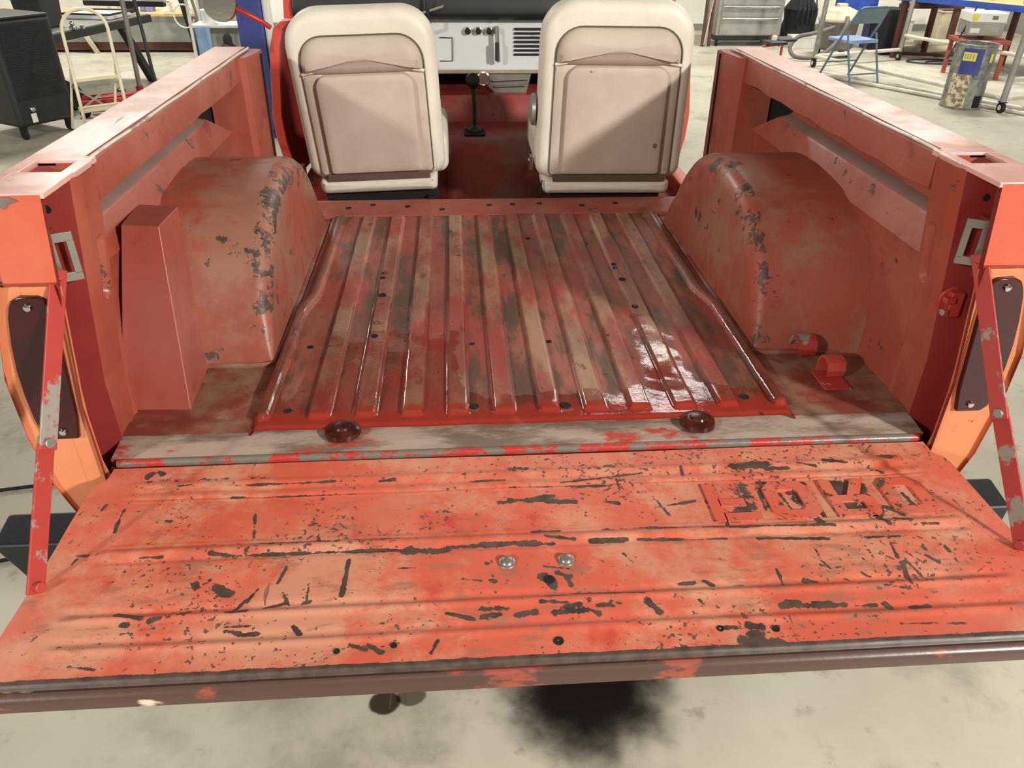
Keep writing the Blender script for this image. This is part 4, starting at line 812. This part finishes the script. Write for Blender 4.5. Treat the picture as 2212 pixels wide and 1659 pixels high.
t = thing('folding_chair', 'blue-grey metal folding chair with a pale blue seat', 'chair', (4.36, 7.60, 0), math.radians(16))
for s in (-1, 1):
    x_ = s * .21
    MB().tube([(x_ * 1.02, .28, .012), (x_, .02, .40), (x_ * .98, -.10, .58), (x_ * .92, -.20, .76)] if False else [(x_ * 1.02, .30, .012), (x_, .10, .40), (x_ * .99, -.02, .60), (x_ * .90, -.12, .76)][::1], .0125, 10).build('front_leg', 'chairblue', t)
    MB().tube([(x_ * .92, -.22, .012), (x_ * .92, -.10, .30), (x_ * .92, -.02, .52)], .0115, 10).build('rear_leg', 'chairblue', t)
MB().tube([(-.19, -.12, .76), (-.15, -.13, .785), (.15, -.13, .785), (.19, -.12, .76)], .0125, 10).build('top_rail', 'chairblue', t)
mb = MB(); mb.loft([[(x_, -.02 - .10 * (z_ - .6) / .17 - .02 * (1 - (x_ / .2) ** 2), z_) for x_ in np.linspace(-.19, .19, 12)] for z_ in (.62, .70, .775)] + [[(x_, -.032 - .10 * (z_ - .6) / .17 - .02 * (1 - (x_ / .2) ** 2), z_) for x_ in np.linspace(-.19, .19, 12)] for z_ in (.775, .70, .62)], closed=False); mb.build('backrest', 'chairblue', t)
MB().prism(rrect(-.20, .20, -.10, .30, .05), .425, .455, 'z').build('seat', 'chairseat', t, bevel=.008)
MB().cyl((-.2, .2, .2), (.2, .2, .2), .008, 8).build('cross_bar', 'chairblue', t); MB().cyl((-.19, -.17, .12), (.19, -.17, .12), .008, 8).build('cross_bar', 'chairblue', t)
t = thing('rolling_stool', 'red steel creeper stool with black pads behind the right bed rail', 'stool', (3.45, 7.75, 0), math.radians(10))
MB().tube([(-.19, -.05, .30), (-.16, -.05, .37), (.02, -.05, .385), (.05, -.05, .375)], .014, 8).build('frame_tube', 'redpaint', t); MB().tube([(.13, .0, .385), (.115, 0, .36), (.11, 0, .05)], .014, 8).build('frame_tube', 'redpaint', t); MB().tube([(-.19, -.05, .30), (-.2, -.05, .05)], .014, 8).build('frame_tube', 'redpaint', t)
MB().b2(-.12, .09, -.16, .06, .392, .425).build('pad', 'blackplastic', t, bevel=.014, seg=3); MB().b2(.04, .27, -.04, .2, .405, .438).build('pad', 'blackplastic', t, bevel=.014, seg=3)
MB().lathe([(.03, .425), (.03, .46), (.02, .475), (.002, .476)], (0.0, .0, 0), 14).build('knob', 'cream', t)
MB().b2(-.22, .30, -.12, .12, .03, .05).build('tray', 'redpaint', t)
t = thing('red_bar', 'short red and black bar on the floor beside the rolling stool', 'bar', (3.92, 7.75, 0), math.radians(-35)); MB().cyl((-.16, 0, .02), (.16, 0, .02), .02, 12).build('bar', 'redpaint', t); MB().cyl((-.17, 0, .02), (-.05, 0, .02), .022, 12).build('grip', 'rubber', t)
# rolling frame
L1, L2, L3, L4 = Vector((4.34, 8.61, 0)), Vector((5.70, 9.12, 0)), Vector((5.16, 6.06, 0)), Vector((6.52, 6.57, 0))
t = thing('rolling_rack', 'tall tubular steel rack on casters with low side rails', 'rack')
for p in (L1, L2, L3, L4):
    MB().cyl(p + Vector((0, 0, .10)), p + Vector((.02, 0, 1.25)), .030, 14).build('post', 'greymetal', t)
    c_ = MB().cyl(p + Vector((-.016, .0, .05)), p + Vector((.016, 0, .05)), .05, 18).b2(p.x - .03, p.x + .03, p.y - .03, p.y + .03, .095, .105).build('caster', 'rubber', t); MB().cyl(p + Vector((-.019, 0, .05)), p + Vector((.019, 0, .05)), .024, 12).build('hub', 'whitebox', c_)
for a, b, z_ in ((L1, L3, .13), (L2, L4, .30), (L1, L2, .13), (L3, L4, .30), (L3, L4, .13), (L1, L3, 1.2), (L2, L4, 1.2)): MB().cyl(a + Vector((0, 0, z_)), b + Vector((0, 0, z_)), .022, 12).build('rail', 'pipe', t)
for i, (x0_, x1_) in enumerate((((3.95, 8.35), (5.35, 5.9)), ((4.05, 8.15), (5.5, 5.75)))):
    t = thing('floor_pipe', ('long cream pipe on the floor below the rack, the one nearer the truck', 'long pale pipe on the floor just inside the rack, farther from the truck')[1 - i], 'pipe'); MB().cyl((x0_[0] + .12 * i, x0_[1] + .12 * i, .022), (x1_[0] + .12 * i, x1_[1] + .12 * i, .022), .020, 12).build('pipe', 'pipe', t)
t = thing('work_bench', 'blue-edged work bench with a plywood top at the right', 'bench', (6.05, 8.62, 0), math.radians(-61))
MB().b2(-.85, 1.35, -.03, .0, .69, .76).build('front_edge', 'benchblue', t, bevel=.004); MB().b2(-.85, 1.35, .0, .8, .70, .735).build('frame', 'benchblue', t)
for i in range(4): MB().b2(-.83 + i * .54, -.30 + i * .54, -.0, .78, .735, .762).build('plank', 'wood', t, bevel=.003)
for x_ in (-.8, .28, 1.28):
    for y_ in (.03, .72): MB().b2(x_, x_ + .06, y_, y_ + .06, 0, .69).build('leg', 'darkwood', t)
for (dx, dy, w_, h_, mt, lb, nm, cat) in ((-.35, .3, .22, .06, 'green', 'dark green case lying on the plywood bench top', 'tool_case', 'case'), (.15, .35, .12, .07, 'void', 'small black block on the plywood top near the green case', 'battery', 'battery'), (.75, .30, .30, .05, 'darkwood', 'brown offcut of wood near the right end of the bench top', 'wood_offcut', 'wood')):
    c0 = Matrix.Rotation(math.radians(-61), 3, 'Z') @ Vector((dx, dy, 0)); t2 = thing(nm, lb, cat, (6.05 + c0.x, 8.62 + c0.y, .762), math.radians(-61)); MB().b2(-w_ / 2, w_ / 2, -.08, .08, 0, h_).build('block', mt, t2, bevel=.008)
t = thing('open_drum', 'small open steel drum with a torn blue and yellow label', 'drum', (4.93, 6.36, 0))
MB().lathe([(.232, 0), (.236, .006), (.236, .02), (.228, .03), (.226, .19), (.231, .20), (.226, .21), (.226, .40), (.231, .41), (.226, .42), (.228, .60), (.236, .606), (.238, .618), (.232, .622), (.222, .615), (.218, .04), (.01, .03)], (0, 0, 0), 48).build('shell', 'drum', t)
def patch(a0, a1, z0, z1, nm, mt, r=.2325, jag=0):
    n = 16; R_ = []
    for k_ in range(7):
        f_ = k_ / 6; row = []
        for i in range(n):
            a_ = math.radians(a0 + (a1 - a0) * i / (n - 1)); zb = z0 + jag * (.5 + .5 * math.sin(i * 2.7) * math.cos(i * 1.3)); row.append((r * math.cos(a_), r * math.sin(a_), zb + (z1 - zb) * f_))
        R_.append(row)
    return MB().loft(R_, closed=False).build(nm, mt, t)
k = N('torn_label'); M['torn'] = k.done(k.mix(k.ramp(k.noise(16, 8, .7), .44, .56), srgb(206, 196, 164), srgb(120, 104, 80)), .7)
patch(205, 262, .30, .585, 'blue_label', 'blue', jag=.07); patch(190, 246, .02, .34, 'torn_paper', 'torn', .2330, .0); patch(246, 270, .02, .30, 'field_print', 'fieldprint', .2331); patch(272, 300, .02, .14, 'dark_smear', 'void', .2332)
patch(208, 244, .47, .55, 'yellow_strip', 'yellow', .2338); patch(286, 296, .46, .54, 'yellow_strip', 'yellow', .2338)
# lettering on the yellow strip: too worn to read, four broken dark strokes as in the photograph
for a0 in (212, 219, 226, 234): patch(a0, a0 + 3.0, .485, .535, 'worn_letter', 'greymetal', .2343)
for ch in t.children: ch.scale = (.80, .80, .95)
t = thing('cart_machine', 'grey and white machine on a red cart behind the drum', 'machine', (5.96, 7.98, 0), math.radians(-12))
MB().b2(-.18, .20, -.15, .2, .46, .66).build('case', 'greymetal', t, bevel=.008); MB().b2(-.185, .205, -.155, .205, .60, .70).build('top_cover', 'whitebox', t, bevel=.01); MB().b2(-.175, -.11, -.158, -.152, .61, .69).build('yellow_tag', 'yellow', t); MB().b2(.04, .10, -.158, -.152, .63, .67).build('badge', 'hose', t); MB().b2(-.16, -.06, -.153, -.149, .49, .54).build('label', 'whitebox', t)
MB().b2(-.24, .30, -.22, .24, .38, .42).build('cart_top', 'orangecart', t, bevel=.006)
for x_ in (-.2, .26):
    for y_ in (-.18, .2): MB().b2(x_ - .02, x_ + .02, y_ - .02, y_ + .02, 0, .38).build('leg', 'orangecart', t)
MB().cyl((-.3, -.1, .20), (-.1, .0, .75), .010, 8).build('rod', 'dark', t)
# clutter under the bench
random.seed(3)
for i, (x_, y_, z_, L_, a_, r_, mt, lb) in enumerate(((6.42, 9.72, .045, .8, 8, .045, 'tan', 'thick pale pole lying lowest under the work bench'), (6.6, 9.90, .035, 1.0, 4, .035, 'darkwood', 'brown pole lying beside the pale one under the bench'), (6.5, 9.81, .115, .5, 6, .045, 'cream', 'short cream tube on top of the poles under the bench'), (6.8, 9.5, .03, .9, 12, .03, 'hose', 'grey pole at the right of the pile under the bench'), (6.1, 9.35, .04, .6, -15, .02, 'darkwood', 'thin brown rod in front of the pile of poles'))):
    t = thing('pole', lb, 'pole', (x_, y_, 0), math.radians(a_)); MB().cyl((-L_ / 2, 0, z_ ), (L_ / 2, 0, z_), r_, 12).build('pole', mt, t)
for (x_, y_, w_, h_, z_, mt, lb) in ((6.15, 11.0, .26, .46, 0, 'whitebox', 'tall white container left of the others by the wall under the bench'), (6.75, 11.1, .20, .28, 0, 'whitebox', 'short white container in the middle of the row by the wall'), (7.3, 10.9, .34, .42, 0, 'tan', 'wide off-white container at the right of the row by the wall')):
    t = thing('plastic_container', lb, 'container', (x_, y_, z_)); MB().b2(-w_ / 2, w_ / 2, -.12, .12, 0, h_).build('tub', mt, t, bevel=.03, seg=3); MB().b2(-w_ / 2 - .01, w_ / 2 + .01, -.13, .13, h_ - .03, h_).build('lid', mt, t, bevel=.01)
t = thing('brown_trestle', 'brown wooden trestle holding a black box under the work bench', 'trestle', (6.7, 10.3, 0))
for x_ in (-.45, .35): MB().b2(x_ - .04, x_ + .04, -.03, .03, 0, .62).build('leg', 'darkwood', t)
MB().b2(-.5, .42, -.05, .05, .50, .56).build('beam', 'darkwood', t)
t = thing('black_box', 'black box resting on the brown trestle', 'box', (6.65, 10.3, .56)); MB().b2(-.22, .22, -.12, .12, 0, .16).build('case', 'void', t, bevel=.006); MB().b2(-.2, .2, -.125, -.12, .02, .13).build('face', 'rubber', t)
t = thing('air_hose', 'thin black hose curling on the floor under the work bench', 'hose', (6.0, 9.0, 0)); MB().tube([(.35 * math.cos(a_) + .1 * a_ * .3, .16 * math.sin(a_) - .02 * a_, .012) for a_ in np.linspace(0, 9, 50)], .009, 6).build('hose', 'blackplastic', t)
t = thing('power_cable', 'black cable on the floor at the left edge, beside the tail lamp', 'cable', (-1.5, .4, 0))
MB().tube([(-.9, .35, .008), (-.5, .22, .008), (-.15, .30, .008), (.1, .34, .008), (.28, .22, .008), (.20, .02, .008), (-.1, -.06, .008), (-.5, .0, .008), (-.9, .10, .008)], .006, 8).build('cable', 'rubber', t)
MB().b2(-9, 9, 11.97, 12, 0, .10).build('baseboard_back', 'greymetal', kind='structure', smooth=False)
